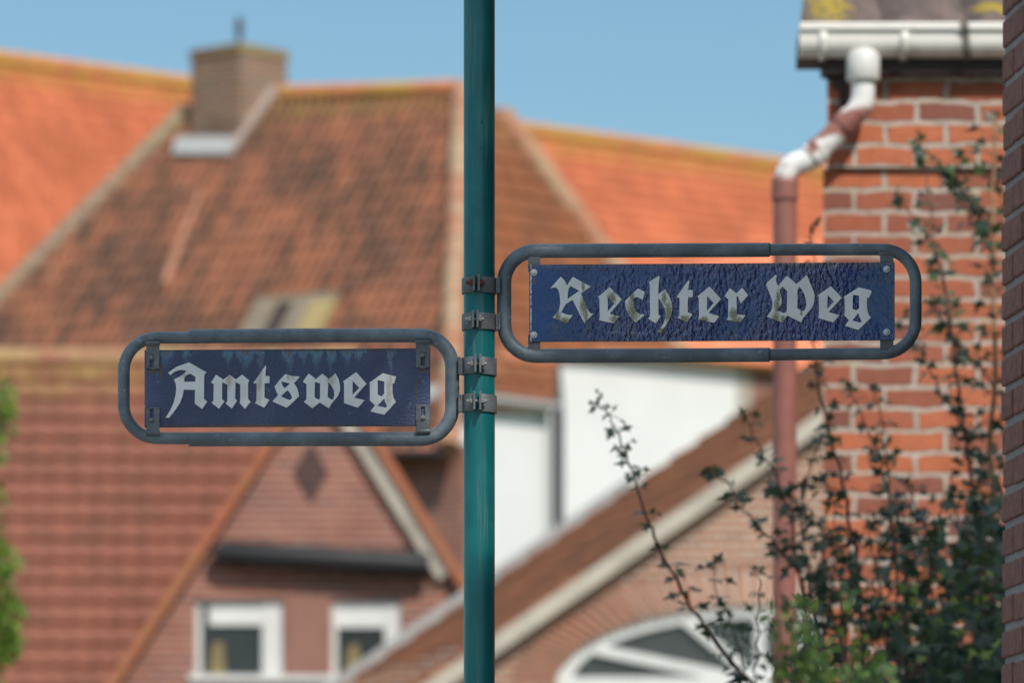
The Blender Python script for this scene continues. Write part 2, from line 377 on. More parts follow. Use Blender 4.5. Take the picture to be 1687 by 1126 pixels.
MATS = {}
MATS['pole'] = mat_pole()
MATS['frame'] = mat_galv('grey_tube_paint', (0.125, 0.16, 0.19))
MATS['clamp'] = mat_galv('clamp_grey', (0.115, 0.13, 0.145), 3)
MATS['bracket'] = mat_galv('bracket_grey', (0.12, 0.135, 0.145), 7)
MATS['zinc'] = mat_plain('zinc_bolt', (0.24, 0.235, 0.22), 0.5, 0.4, 0.6, 300)
MATS['screw'] = mat_plain('steel_screw', (0.58, 0.60, 0.62), 0.4, 0.3, 0.5, 400)
MATS['rust'] = mat_plain('rusty_bolt', (0.12, 0.045, 0.028), 0.9, 0.0, 0.5, 300, bump=0.6, bd=0.0015)
MATS['hole'] = mat_plain('slot_shadow', (0.02, 0.02, 0.022), 0.9)
MATS['plate_r'] = mat_plate_ripple()
MATS['plate_l'] = mat_plate_matt()
MATS['let_r'] = mat_letter('white_enamel_mossy', [Sx(919, 524, 7, 16), Sx(930, 530, 16, 9), Sx(965, 520, 5, 18), Sx(961, 472, 4, 13), Sx(962, 505, 9, 22),
      Sx(1008, 492, 10, 14), Sx(1013, 526, 12, 8), Sx(1041, 490, 6, 14), Sx(1043, 512, 14, 26), Sx(1094, 492, 6, 16), Sx(1101, 515, 9, 26), Sx(1088, 545, 10, 8),
      Sx(1128, 526, 12, 8), Sx(1160, 528, 10, 9), Sx(1208, 518, 9, 14), Sx(1214, 528, 14, 8), Sx(1282, 490, 5, 16), Sx(1280, 505, 7, 16), Sx(1278, 524, 9, 12), Sx(1290, 527, 6, 9), Sx(1320, 516, 3, 7)])
MATS['let_l'] = mat_letter('white_enamel_clean', None, [Sx(427, 628, 7, 60), Sx(425, 660, 5, 30), Sx(478, 620, 10, 10), Sx(546, 625, 10, 12), Sx(642, 628, 8, 30), Sx(640, 655, 6, 16), Sx(378, 625, 9, 22), Sx(300, 617, 12, 8)])

# ------------------------------------------------------------------ setting: ground
def structure(name, mb, mat):
    me = mb.mesh(name); o = bpy.data.objects.new(name, me); COL.objects.link(o); me.materials.append(mat); o['kind'] = 'structure'; return o
g = MB(); g.face([(-900, -300, 0), (900, -300, 0), (900, 2500, 0), (-900, 2500, 0)], [(0, 0), (1, 0), (1, 1), (0, 1)])
structure('ground', g, mat_plain('grass_ground', (0.09, 0.11, 0.04), 0.95, 0, 0.5, 0.6))
g = MB(); g.face([(-12, -40, 0.004), (-1.2, -40, 0.004), (-1.2, 46, 0.004), (-12, 46, 0.004)], [(0, 0), (1, 0), (1, 1), (0, 1)])
structure('street', g, mat_plain('clinker_street', (0.34, 0.29, 0.26), 0.9, 0, 0.3, 3))
g = MB(); g.box((-0.35, 3, 0.06), (1.7, 76, 0.12)) 
structure('pavement', g, mat_plain('pavement_slabs', (0.34, 0.32, 0.30), 0.9, 0, 0.3, 4))

# ------------------------------------------------------------------ roofs of pantiles
def tiles(pl, poly, tw=0.22, tg=0.33, amp=0.028, step=0.03, per=8, thick=0.10):
    """pantile surface on plane pl clipped to the convex polygon poly [(a,b)]; b runs down the slope"""
    A = [p[0] for p in poly]; B = [p[1] for p in poly]
    i0, i1 = math.floor(min(A) / tw) - 1, math.ceil(max(A) / tw) + 1
    j0, j1 = math.floor(min(B) / tg) - 1, math.ceil(max(B) / tg) + 1
    bm = bmesh.new(); uvl = bm.loops.layers.uv.new("UVMap")
    na = (i1 - i0) * per + 1
    prev = None
    for j in range(j0, j1):
        rows = []
        for (b, h) in ((j * tg, 0.0), ((j + 1) * tg, step)):
            row = []
            for i in range(na):
                a = i0 * tw + i * tw / per; t = (a / tw) % 1.0
                hh = amp * (math.sin(2 * math.pi * t) + 0.25 * math.sin(4 * math.pi * t))
                row.append((bm.verts.new(pl.pt(a, b, h + hh)), (a, b)))
            rows.append(row)
        for (R0, R1, sm) in (([prev, rows[0], False],) if prev else ()) + ([rows[0], rows[1], True],):
            for i in range(na - 1):
                q = [R0[i], R0[i + 1], R1[i + 1], R1[i]]
                f = bm.faces.new([x[0] for x in q]); f.smooth = sm
                for l, x in zip(f.loops, q): l[uvl].uv = (x[1][0], x[1][1] + (0.002 if sm and x[1][1] == j * tg else -0.002))
        prev = rows[1]
    cx = sum(A) / len(A); cy = sum(B) / len(B); n = len(poly)
    for k in range(n):
        p, q = poly[k], poly[(k + 1) % n]
        e = Vector((q[0] - p[0], q[1] - p[1])); nn = Vector((e.y, -e.x))
        if nn.dot(Vector((cx - p[0], cy - p[1]))) > 0: nn = -nn
        no = pl.u * nn.x + pl.w * nn.y
        bmesh.ops.bisect_plane(bm, geom=bm.verts[:] + bm.edges[:] + bm.faces[:], plane_co=pl.pt(p[0], p[1]), plane_no=no.normalized(), clear_outer=True)
    me = bpy.data.meshes.new("t"); bm.normal_update(); bm.to_mesh(me); bm.free()
    mb = MB(); uvd = me.uv_layers[0].data
    mb.v = [v.co.copy() for v in me.vertices]
    for f in me.polygons:
        mb.f.append(list(f.vertices)); mb.uv.append([tuple(uvd[l].uv) for l in f.loop_indices]); mb.sm.append(f.use_smooth)
    bpy.data.meshes.remove(me)
    top = [pl.pt(a, b, -0.035) for a, b in poly]
    mb.prism(top, -pl.n * thick, lambda p: pl.ab(p))
    return mb

def slope_plane(o, az_dir, pitch):
    """roof plane through o: az_dir horizontal ridge direction, sloping down towards the viewer side"""
    u = Vector((*az_dir, 0)).normalized(); h = Vector((u.y, -u.x, 0))
    if h.y > 0: h = -h
    w = h * math.cos(pitch) - Vector((0, 0, 1)) * math.sin(pitch)
    return Plane(o, u, w)

def ridge_tiles(a, b, r=0.11, L=0.38):
    a = Vector(a); b = Vector(b); d = (b - a); n = max(1, int(d.length / L)); mb = MB()
    for i in range(n):
        p = a + d * (i / n); q = a + d * ((i + 1.06) / n)
        mb.tube([p, p + (q - p) * 0.9, q], [r, r * 1.04, r * 1.1], 10)
    return mb

def ridge_mat(name, ca, cb, lich):
    m = M(name, 0.9); p = m.pos()
    c = m.mix(m.ramp(m.noise(p, 3, 5, .7), .35, .65), ca, cb)
    c = m.mix(m.math('MULTIPLY', m.ramp(m.noise(p, 1.6, 5, .75), .42, .6), 0.9), c, lich)
    m.set('Base Color', c); return m.m

# colours of the place
MATS['tile_b'] = mat_tile('orange_pantiles', (0.74, 0.22, 0.10), (0.84, 0.275, 0.135), (0.48, 0.14, 0.065), 0.75, (0.52, 0.31, 0.06), 0.9, tw=.17, tg=.3)
MATS['tile_m1'] = mat_tile('weathered_pantiles', (0.62, 0.25, 0.14), (0.49, 0.195, 0.11), (0.18, 0.105, 0.073), 0.95, (0.42, 0.26, 0.09), 0.5, tw=.15, tg=.28, pale=0.3, dscale=0.55)
MATS['tile_m2'] = mat_tile('side_pantiles', (0.55, 0.20, 0.085), (0.48, 0.165, 0.07), (0.26, 0.12, 0.07), 0.7, (0.46, 0.32, 0.14), 1.2, tw=.15, tg=.28)
MATS['tile_r'] = mat_tile('brown_red_tiles', (0.345, 0.13, 0.082), (0.325, 0.12, 0.076), (0.21, 0.09, 0.062), 0.6, (0.42, 0.27, 0.09), 0.9, tg=0.31)
MATS['tile_n'] = mat_tile('umber_tiles', (0.60, 0.23, 0.11), (0.46, 0.17, 0.08), (0.25, 0.11, 0.06), 0.8)
MATS['ridge_b'] = ridge_mat('lichened_ridge', (0.58, 0.22, 0.085), (0.46, 0.18, 0.08), (0.47, 0.29, 0.055))
MATS['ridge_m'] = ridge_mat('mortared_hip', (0.40, 0.19, 0.11), (0.36, 0.16, 0.09), (0.40, 0.29, 0.18))
MATS['verge_m'] = ridge_mat('grey_verge', (0.26, 0.18, 0.13), (0.30, 0.19, 0.12), (0.28, 0.22, 0.13))
MATS['brick_m'] = mat_brick('red_brick_far', (0.36, 0.125, 0.08), (0.29, 0.095, 0.065), (0.22, 0.085, 0.065), (0.48, 0.41, 0.34), ms=.008)
MATS['brick_ch'] = mat_brick('chimney_brick', (0.30, 0.145, 0.095), (0.24, 0.12, 0.08), (0.20, 0.13, 0.10), (0.40, 0.34, 0.25), ms=.011, stain=0.7, lichen=.6)
MATS['plaster'] = mat_plain('white_render', (0.80, 0.80, 0.78), 0.85, 0, 0.14, 0.9)
MATS['white'] = mat_plain('white_paint', (0.70, 0.70, 0.67), 0.45, 0, 0.2, 6)
MATS['cream'] = mat_plain('cream_paint', (0.50, 0.45, 0.37), 0.6, 0, 0.5, 2.5)
MATS['flash'] = mat_plain('zinc_flashing', (0.40, 0.40, 0.39), 0.6, 0.0, 0.3, 5)
MATS['flash2'] = mat_plain('mortar_flashing', (0.42, 0.33, 0.28), 0.8, 0, 0.3, 4)
MATS['black'] = mat_plain('bitumen_black', (0.018, 0.018, 0.02), 0.6, 0, 0.3, 4)
MATS['glass'] = mat_plain('dark_glass', (0.035, 0.04, 0.042), 0.12, 0, 0.4, 2)
MATS['dark'] = mat_plain('dark_timber', (0.045, 0.03, 0.026), 0.7, 0, 0.3, 12)
MATS['curtain'] = mat_plain('blind_white', (0.75, 0.75, 0.73), 0.8, 0, 0.15, 5)
MATS['ochre'] = mat_plain('ochre_curtain', (0.24, 0.19, 0.09), 0.9, 0, 0.4, 8)
MATS['verge_o'] = ridge_mat('orange_verge_tiles', (0.42, 0.135, 0.07), (0.34, 0.11, 0.06), (0.36, 0.15, 0.07))

# ---- far house with the long orange roof and white walls
bd = (math.cos(math.radians(41.5)), math.sin(math.radians(41.5)))
oB = P(850, 216, 90)
plB = slope_plane(oB, bd, math.radians(45))
hB = thing('orange_roofed_house', (oB.x, oB.y, 0), 'far house with long bright orange tiled roof above a white rendered wall', 'house')
aL, aR = -17.0, 12.0
eav = plB.abp(1070, 578)[1]
part('roof', tiles(plB, [(aL, 0), (aR, 0), (aR, eav), (plB.abp(640, 600)[0], eav), (aL, eav + 3.2)], tw=.17, tg=.3), MATS['tile_b'], hB)
rb = ridge_tiles(plB.pt(aL, -0.02, 0.03), plB.pt(aR, -0.02, 0.03), 0.13); part('ridge_tiles', rb, MATS['ridge_b'], hB)
back = slope_plane(oB, bd, math.radians(45)); hb = Vector((plB.u.y, -plB.u.x, 0)); hb = hb if hb.y < 0 else -hb
mb = MB(); p0, p1 = plB.pt(aL, 0, -0.05), plB.pt(aR, 0, -0.05); dn = -hb * 5 - Vector((0, 0, 5))
mb.prism([p0, p1, p1 + dn, p0 + dn], Vector((0, 0, -0.1))); part('back_slope', mb, MATS['tile_b'], hB)
def wall_quad(mb, p, q, ztop, zbot=0.0, thick=0.3, inward=None):
    p = Vector((p.x, p.y, 0)); q = Vector((q.x, q.y, 0)); L = (q - p).length
    up = Vector((0, 0, 1)); d = (q - p).normalized()
    inward = inward or Vector((-d.y, d.x, 0)) 
    mb.prism([p + up * zbot, q + up * zbot, q + up * ztop, p + up * ztop], inward * thick, lambda x: ((x - p).dot(d), x.z))
e0 = plB.pt(aL, eav - 0.45); e1 = plB.pt(aR, eav - 0.45)
pB = Plane(e0, plB.u, (0, 0, -1))
cr = pB.hit(1213, 600)
mb = MB(); wall_quad(mb, e0, cr, e0.z - 0.12); part('wall', mb, MATS['plaster'], hB)
mb = MB(); cb = pB.hit(1238, 600); wall_quad(mb, cr, cb, e0.z - 0.12); part('corner_board', mb, MATS['cream'], hB)
mb = MB(); wall_quad(mb, cb, e1, e0.z - 0.12); part('wall', mb, MATS['brick_m'], hB)

# ---- middle house with the weathered hipped roof
oM = P(762, 148, 72)
dm = (-math.cos(math.radians(32)), math.sin(math.radians(32)))
plM = slope_plane(oM, dm, math.radians(50))
hM = thing('hipped_roof_house', (oM.x, oM.y, 0), 'house with tall weathered brown hipped tile roof and brick chimney on its ridge', 'house')
poly = [plM.abp(*q) for q in ((762, 148), (300, 172), (-160, 645), (-160, 742), (735, 742), (744, 400))]
part('roof', tiles(plM, poly, tw=.15, tg=.28, amp=.022), MATS['tile_m1'], hM)
H1 = plM.hit(738, 742)
c50 = math.radians(48)
plM2 = Plane(oM, (math.cos(c50), math.sin(c50), 0), H1 - oM)
p2 = [(762, 148), (826, 186), (980, 395), (1118, 583), (738, 600)]
sr_ = tiles(plM2, [plM2.abp(*q) for q in p2], tw=.15, tg=.28, amp=.022); s2_ = tiles(plM2, [plM2.abp(*q) for q in ((738, 599), (918, 592), (918, 668), (738, 668))], tw=.15, tg=.28, amp=.022)
k_ = len(sr_.v); sr_.v += s2_.v; sr_.f += [[i + k_ for i in f_] for f_ in s2_.f]; sr_.uv += s2_.uv; sr_.sm += s2_.sm
part('side_roof', sr_, MATS['tile_m2'], hM)
off = (plM.n + plM2.n).normalized() * 0.02
part('ridge_tiles', ridge_tiles(oM + off, plM.hit(470, 157.5) + off, 0.12), MATS['ridge_b'], hM)
part('hip_tiles', ridge_tiles(oM + off, H1 + off, 0.14), MATS['ridge_m'], hM)
part('verge', ridge_tiles(plM.hit(312, 180), plM.hit(-160, 650), 0.13), MATS['verge_m'], hM)
part('hip_tiles', ridge_tiles(plM2.hit(826, 186), plM2.hit(1120, 585), 0.14), MATS['ridge_m'], hM)
mb = MB(); a_ = plM.hit(-160, 742); b_ = plM.hit(737, 742)                 # front wall under the eaves
hm = Vector((plM.u.y, -plM.u.x, 0)); hm = hm if hm.y < 0 else -hm
wall_quad(mb, a_ - hm * 0.35, b_ - hm * 0.35, min(a_.z, b_.z) + 0.1, inward=-hm); part('wall', mb, MATS['brick_m'], hM)
mb = MB(); mb.tube([a_ + hm * 0.06 - Vector((0, 0, .05)), b_ + hm * 0.06 - Vector((0, 0, .05))], 0.06, 10); part('gutter', mb, MATS['dark'], hM)
a_ = plM2.hit(738, 668); b_ = plM2.hit(916, 668); h2 = Vector((plM2.u.y, -plM2.u.x, 0)); h2 = h2 if h2.y < 0 else -h2
mb = MB(); wall_quad(mb, b_ - plM2.u * 2.0 - h2 * 0.12, b_ - h2 * 0.12, b_.z + 0.1, inward=-h2)
part('side_wall', mb, MATS['plaster'], hM, 'white rendered side wall')
mb = MB(); mb.tube([b_ - plM2.u * 1.7 + h2 * .05 - Vector((0, 0, .03)), b_ + h2 * .05 - Vector((0, 0, .03))], 0.05, 10); part('gutter', mb, MATS['flash'], hM)
mb = MB(); bb = plM2.hit(918, 600) - h2 * 0.05; mb.tube([bb, Vector((b_.x + .02, b_.y - .08, b_.z - .1)), Vector((b_.x + .02, b_.y - .08, 0.1))], 0.075, 10)
part('downpipe', mb, MATS['black'], hM)
# chimney
ch_c = plM.hit(389, 238); ch_c = Vector((P(394, 0, ch_c.y + .6).x, ch_c.y + 0.60, 0))
ztop = P(0, 84, ch_c.y).z; zb = P(0, 300, ch_c.y).z
Rz = Matrix.Rotation(math.radians(-42), 3, 'Z'); wch = 0.885
mb = MB(); mb.box((ch_c.x, ch_c.y, (ztop + zb) / 2), (wch, wch, ztop - zb), Rz)
ch = part('chimney', mb, MATS['brick_ch'], hM)
mb = MB()
mb.box((ch_c.x, ch_c.y, ztop - 0.05), (wch + .04, wch + .04, 0.10), Rz)
q = [Rz @ Vector((sx_ * (wch + .05) / 2, sy_ * (wch + .05) / 2, 0)) + Vector((ch_c.x, ch_c.y, ztop + .002)) for sx_, sy_ in ((-1, -1), (1, -1), (1, 1), (-1, 1))]
for i in range(4): mb.face([q[i], q[(i + 1) % 4], Vector((ch_c.x, ch_c.y, ztop + 0.12))])
part('cap', mb, ridge_mat('mossy_cap', (0.27, 0.16, 0.10), (0.25, 0.16, 0.09), (0.33, 0.26, 0.09)), ch)
mb = MB(); mb.tube([(ch_c.x, ch_c.y, ztop + .05), (ch_c.x, ch_c.y, ztop + .16), (ch_c.x, ch_c.y, ztop + .32), (ch_c.x, ch_c.y, ztop + .46)], [.045, .03, .055, .02], 10)
part('finial', mb, MATS['dark'], ch)
def patch(pl, px_poly, h, th, mat, name, par):
    mb = MB(); mb.prism([pl.pt(*pl.abp(*q), h) for q in px_poly], -pl.n * th, lambda p: pl.ab(p)); return part(name, mb, mat, par)
patch(plM, [(296, 234), (392, 234), (382, 262), (288, 262)], 0.10, 0.06, MATS['flash'], 'flashing', hM)
patch(plM, [(392, 236), (440, 150), (464, 150), (384, 262)], 0.101, 0.06, MATS['flash2'], 'flashing', hM)
patch(plM, [(338, 310), (328, 322), (268, 470), (279, 470)], 0.05, 0.03, mat_plain('replaced_tiles', (.50, .23, .14), .9, 0, .6, 5), 'tile_row', hM)
# small roof window above the left sign
win = thing('roof_window', plM.hit(475, 530), 'small pale framed window let into the weathered brown roof', 'roof window')
mb = MB(); a0, b0 = plM.abp(430, 503); a1, b1 = plM.abp(530, 560)
def rect(mb, pl, a0, b0, a1, b1, h, th): mb.prism([pl.pt(a0, b0, h), pl.pt(a1, b0, h), pl.pt(a1, b1, h), pl.pt(a0, b1, h)], -pl.n * th, lambda p: pl.ab(p))
am = (a0 + a1) / 2
f = MB(); rect(f, plM, a0, b0, a1, b0 + .12, .12, .12); rect(f, plM, a0, b0 + .12, a0 + (a1 - a0) * .28, b1, .12, .12)
rect(f, plM, am, b0 + .12, a0 + (a1 - a0) * .72, b1, .12, .12)
part('frame', f, mat_plain('pale_window_frame', (0.24, 0.19, 0.13), 0.7, 0, 0.4, 3), win)
f = MB(); rect(f, plM, a0 + (a1 - a0) * .28, b0 + .12, am, b1, .08, .05); part('pane', f, MATS['dark'], win)
f = MB(); rect(f, plM, a0 + (a1 - a0) * .72, b0 + .12, a1, b1, .122, .1); part('side_flashing', f, mat_plain('yellowed_flashing', (0.36, 0.27, 0.11), .7, 0, .2, 3), win)

# ---- front house: long brown-red roof and a brick cross gable
b4 = math.radians(3)
dG = Vector((math.cos(b4), math.sin(b4), 0)); nG = Vector((math.sin(b4), -math.cos(b4), 0))
oR = P(200, 598, 57.6)
plR = slope_plane(oR, (dG.x, dG.y), math.radians(45))
hR = thing('gabled_brick_house', (oR.x, oR.y, 0), 'house with brown-red tiled roof and brick gable with diamond above two windows', 'house')
aE = plR.abp(535, 600)[0]
part('roof', tiles(plR, [(-9, 0), (aE + .3, 0), (aE + .3, 7.0), (-9, 7.0)], tg=0.31, step=0.05, amp=.014), MATS['tile_r'], hR)
part('ridge_tiles', ridge_tiles(plR.pt(-9, 0, .03), plR.pt(aE + .3, 0, .03), 0.12), ridge_mat('mossy_ridge', (.34, .15, .09), (.28, .12, .08), (.40, .28, .12)), hR)
mb = MB(); mb.prism([plR.pt(-9, 0, -.05), plR.pt(aE + .3, 0, -.05), plR.pt(aE + .3, 0, -.05) + Vector((0, 5, -5)), plR.pt(-9, 0, -.05) + Vector((0, 5, -5))], (0, 0, -.1)); part('back_slope', mb, MATS['tile_r'], hR)
oG = P(535, 850, 53.6); plG = Plane(oG, dG, (0, 0, -1))
G = lambda px, py, h=0.0: plG.pt(*plG.abp(px, py), h)
guv = lambda p: ((p - oG).dot(dG), p.z)
gp = [(537, 615), (802, 1040), (860, 1126), (150, 1180), (150, 1150)]
gl = [G(537, 612), G(172, 1168)]; gr = [G(900, 1195)]
zg = 0.0
ga = plG.abp(150, 1200)[0]; gb = plG.abp(900, 1200)[0]
def gz(a): return Vector((oG.x, oG.y, 0)) + dG * a
mb = MB()
apex = G(536, 606); le = G(150, 1190); re = G(890, 1190)
le0 = Vector((le.x, le.y, 0)); re0 = Vector((re.x, re.y, 0))
# gable wall in columns with window openings left out
def gable_piece(pts): mb.prism(pts, -nG * 0.3, guv)
Wl, Wr = (322, 468), (546, 662); wt, wb = (986, 1112), (990, 1114)
gable_piece([G(345, 896), G(537, 609), G(722, 896)])
gable_piece([G(345, 896), G(722, 896), G(784, 988), G(284, 988)])
gable_piece([le, G(Wl[0], 1190), G(Wl[0], 988), G(284, 988)])
gable_piece([G(Wl[1], 1190), G(Wr[0], 1190), G(Wr[0], 988), G(Wl[1], 988)])
gable_piece([G(Wr[1], 1190), re, G(784, 988), G(Wr[1], 988)])
for W in (Wl, Wr): gable_piece([G(W[0], 1190), G(W[1], 1190), G(W[1], 1116), G(W[0], 1116)])
mb.prism([le0, re0, re - Vector((0, 0, .002)), le - Vector((0, 0, .002))], -nG * 0.3, guv)
part('wall', mb, MATS['brick_m'], hR)
mb = MB(); mb.prism([G(512 - 30, 780, .012), G(512, 728, .012), G(512 + 30, 780, .012), G(512, 832, .012)], -nG * 0.02, guv)
part('diamond', mb, mat_brick('dark_diamond_brick', (0.085, 0.04, 0.035), (0.06, 0.03, 0.03), (0.1, 0.05, 0.04), (0.16, 0.12, 0.10)), hR)
def bar(mb, p, q, wd, d0, d1, upv=None):
    """board from p to q on gable plane: wd wide below the line, from d0 to d1 in front of the wall"""
    p = Vector(p); q = Vector(q); d = (q - p).normalized(); s = d.cross(nG).normalized()
    if s.z > 0: s = -s
    mb.prism([p + nG * d0, q + nG * d0, q + s * wd + nG * d0, p + s * wd + nG * d0], nG * (d1 - d0), lambda x: ((x - p).dot(d), (x - p).dot(s)))
mb = MB(); bar(mb, G(548, 598), G(870, 1130), 0.085, -.35, .16); part('verge_tiles', mb, MATS['verge_o'], hR)
mb = MB(); bar(mb, G(525, 598), G(160, 1155), 0.085, -.35, .16); part('verge_tiles', mb, MATS['verge_o'], hR)
mb = MB(); bar(mb, G(552, 640), G(742, 945), 0.14, .002, .10); part('bargeboard', mb, MATS['cream'], hR)
for sgn, ey in ((1, re), (-1, le)):   # cross-gable roof slopes running back into the main roof
    mb = MB(); mb.prism([apex + Vector((0, 0, .02)), ey + Vector((0, 0, .02)), ey - nG * 1.5 + Vector((0, 0, .02)), apex - nG * 4.0 + Vector((0, 0, .02))], (0, 0, .05)); part('cross_roof', mb, MATS['tile_r'], hR)
mb = MB(); t = [G(352, 918, .12), G(372, 914, .14), G(700, 934, .14), G(706, 934, .14)]
mb.tube(t, [.07, .122, .122, .10], 14); part('hood', mb, MATS['black'], hR)
mb = MB()
for k in range(38):                     # soldier course under the hood
    a = 392 + k * 8.1; mb.prism([G(a, 984, .006), G(a + 6.3, 984, .006), G(a + 6.3, 956, .006), G(a, 956, .006)], -nG * .015, guv)
part('soldier_course', mb, MATS['brick_m'], hR)
mb = MB(); mb.prism([G(310, 1124, .06), G(690, 1126, .06), G(690, 1114.5, .06), G(310, 1113, .06)], -nG * .2, guv); part('sill', mb, MATS['white'], hR)
for (W, (t0, t1), kind) in ((Wl, wt, 0), (Wr, wb, 1)):
    mb = MB(); d = -.06
    L, R_ = W
    jr = R_ - 36 if kind == 0 else R_ - 28
    mb.prism([G(jr, t1, d), G(R_, t1, d), G(R_, t0, d), G(jr, t0, d)], -nG * .08, guv)
    mb.prism([G(L, t1, d), G(L + 10, t1, d), G(L + 10, t0, d), G(L, t0, d)], -nG * .08, guv)
    mb.prism([G(L + 10, t0 + 10, d), G(jr, t0 + 10, d), G(jr, t0, d), G(L + 10, t0, d)], -nG * .08, guv)
    wf = part('window', mb, MATS['white'], hR)
    mb = MB(); d = -.11; mb.prism([G(L + 10, t1, d), G(jr, t1, d), G(jr, t0 + 10, d), G(L + 10, t0 + 10, d)], -nG * .02, guv); part('pane', mb, MATS['glass'], wf)
    mb = MB(); d = -.075; mb.prism([G(L + (22 if kind == 0 else 10), t0 + 44, d), G(jr, t0 + 44, d), G(jr, t0 + 10, d), G(L + (22 if kind == 0 else 10), t0 + 10, d)], -nG * .02, guv); part('blind', mb, MATS['curtain'], wf)
    mb = MB(); d = -.09; mb.prism([G(L + 22, t1, d), G(L + 50, t1, d), G(L + 45, t0 + 70, d), G(L + 28, t0 + 75, d)], -nG * .01, guv); part('curtain', mb, MATS['ochre'], wf)
mb = MB(); mb.prism([G(474, 1110, .012), G(541, 1110, .012), G(541, 988, .012), G(474, 988, .012)], -nG * .02, guv); part('panel', mb, mat_plain('brown_panel', (0.30, 0.15, 0.11), .8, 0, .2, 4), hR)

# ---- nearer barn gable with the arched fanlight
rN = math.radians(12)
dN = Vector((math.cos(rN), math.sin(rN), 0)); nN = Vector((math.sin(rN), -math.cos(rN), 0)); backN = -nN
oN = P(1031, 1050, 47); plN = Plane(oN, dN, (0, 0, -1))
N = lambda px, py, h=0.0: plN.pt(*plN.abp(px, py), h)
nuv = lambda p: ((p - oN).dot(dN), p.z)
hN = thing('arched_brick_barn', (oN.x, oN.y, 0), 'brick barn gable with cream bargeboard and a white arched fanlight', 'barn')
sl0 = -0.69
vl = lambda px, o=0.0: 907 + o + sl0 * (px - 1031)
cxA, cyA = 1255, 1130
def ell(a, b, t): return (cxA + a * math.cos(t), cyA - b * math.sin(t))
AN = 28
inn = [ell(338, 132, math.pi - math.pi * i / AN) for i in range(AN + 1)]
out = [ell(412, 198, math.pi - math.pi * i / AN) for i in range(AN + 1)]
mb = MB(); XR = 1700
for i in range(AN):                      # wall above the arch in vertical strips up to the verge line
    (x0, y0), (x1, y1) = out[i], out[i + 1]
    mb.prism([N(x0, y0), N(x1, y1), N(x1, vl(min(x1, XR))), N(x0, vl(x0))], -nN * .3, nuv)
x0 = out[0][0]
mb.prism([N(560, 1130), N(x0, 1130), N(x0, vl(x0)), N(560, vl(560))], -nN * .3, nuv)
q0 = N(560, 1130); q1 = N(cxA - 338, 1130); q2 = N(cxA + 338, 1130); q3 = N(1700, 1130)
dz = Vector((0, 0, .001)); gd = lambda p: Vector((p.x, p.y, 0))
mb.prism([gd(q0), gd(q1), q1 - dz, q0 - dz], -nN * .3, nuv); mb.prism([gd(q2), gd(q3), q3 - dz, q2 - dz], -nN * .3, nuv)
mb.prism([N(out[-1][0], 1130), N(XR, 1130), N(XR, vl(XR)), N(out[-1][0], vl(out[-1][0]))], -nN * .3, nuv)
MATS['brick_n'] = mat_brick('barn_brick', (0.43, 0.20, 0.115), (0.37, 0.16, 0.095), (0.30, 0.15, 0.10), (0.58, 0.52, 0.44), ms=.011)
part('wall', mb, MATS['brick_n'], hN)
mb = MB(); NB = 54
for i in range(NB):                      # radial bricks of the arch
    t0 = math.pi - math.pi * (i + .23) / NB; t1 = math.pi - math.pi * (i + .77) / NB
    a, b, c, d = ell(338, 132, t0), ell(338, 132, t1), ell(412, 198, t1), ell(412, 198, t0)
    o_ = random.uniform(0, .01); u_ = random.random() * 30
    mb.prism([N(*a, o_), N(*b, o_), N(*c, o_), N(*d, o_)], -nN * .25, lambda p, u_=u_: (u_ + (p - oN).dot(dN) * .05, u_ * 3 + p.z * .05))
part('arch_bricks', mb, mat_plain('arch_brick', (0.46, 0.20, 0.12), 0.9, 0, 1, 5, (0.33, 0.17, 0.12)), hN)
mb = MB()
for i in range(AN):
    mb.prism([N(*inn[i], -.03), N(*inn[i + 1], -.03), N(*out[i + 1], -.03), N(*out[i], -.03)], -nN * .2, nuv)
part('arch_mortar', mb, mat_plain('mortar', (0.72, 0.66, 0.58), .95, 0, .3, 10), hN)
fan = MB()
for i in range(AN):
    a, b = inn[i], inn[i + 1]; t0 = math.pi - math.pi * i / AN; t1 = math.pi - math.pi * (i + 1) / AN
    fan.prism([N(*ell(312, 112, t0), -.06), N(*ell(312, 112, t1), -.06), N(*b, -.06), N(*a, -.06)], -nN * .08, nuv)
fw = part('fanlight', fan, MATS['white'], hN)
def pbar(mb, p, q, wpx, d=-.05, th=.08):
    px, py = p; qx, qy = q; L = math.hypot(qx - px, qy - py); nx, ny = -(qy - py) / L * wpx / 2, (qx - px) / L * wpx / 2
    mb.prism([N(px + nx, py + ny, d), N(qx + nx, qy + ny, d), N(qx - nx, qy - ny, d), N(px - nx, py - ny, d)], -nN * th, nuv)
mb = MB()
for ang in (31, 67.5, 90, 112.5, 149):
    t = math.radians(180 - ang) ; e = ell(316, 116, math.pi - math.radians(ang)); c0 = (cxA + 0.12 * (e[0] - cxA), cyA - 4 + .12 * (e[1] - cyA))
    pbar(mb, c0, e, 17)
part('muntins', mb, MATS['white'], fw)
mb = MB(); pbar(mb, (cxA - 340, 1128), (cxA + 340, 1128), 24, -.04); pbar(mb, (cxA - 40, 1112), (cxA + 40, 1112), 20, -.045); part('transom', mb, MATS['white'], fw)
mb = MB(); mb.prism([N(*ell(314, 114, math.pi - math.pi * i / AN), -.11) for i in range(AN + 1)], -nN * .02, nuv); part('pane', mb, mat_plain('grey_glass', (0.055, 0.06, 0.06), .15, 0, .4, 2), fw)
mb = MB(); mb.prism([gd(q1) - nN * .1, gd(q2) - nN * .1, N(cxA + 338, 1141, -.1), N(cxA - 338, 1141, -.1)], -nN * .06, nuv); part('barn_door', mb, mat_plain('green_door', (0.03, 0.09, 0.06), .5), hN)
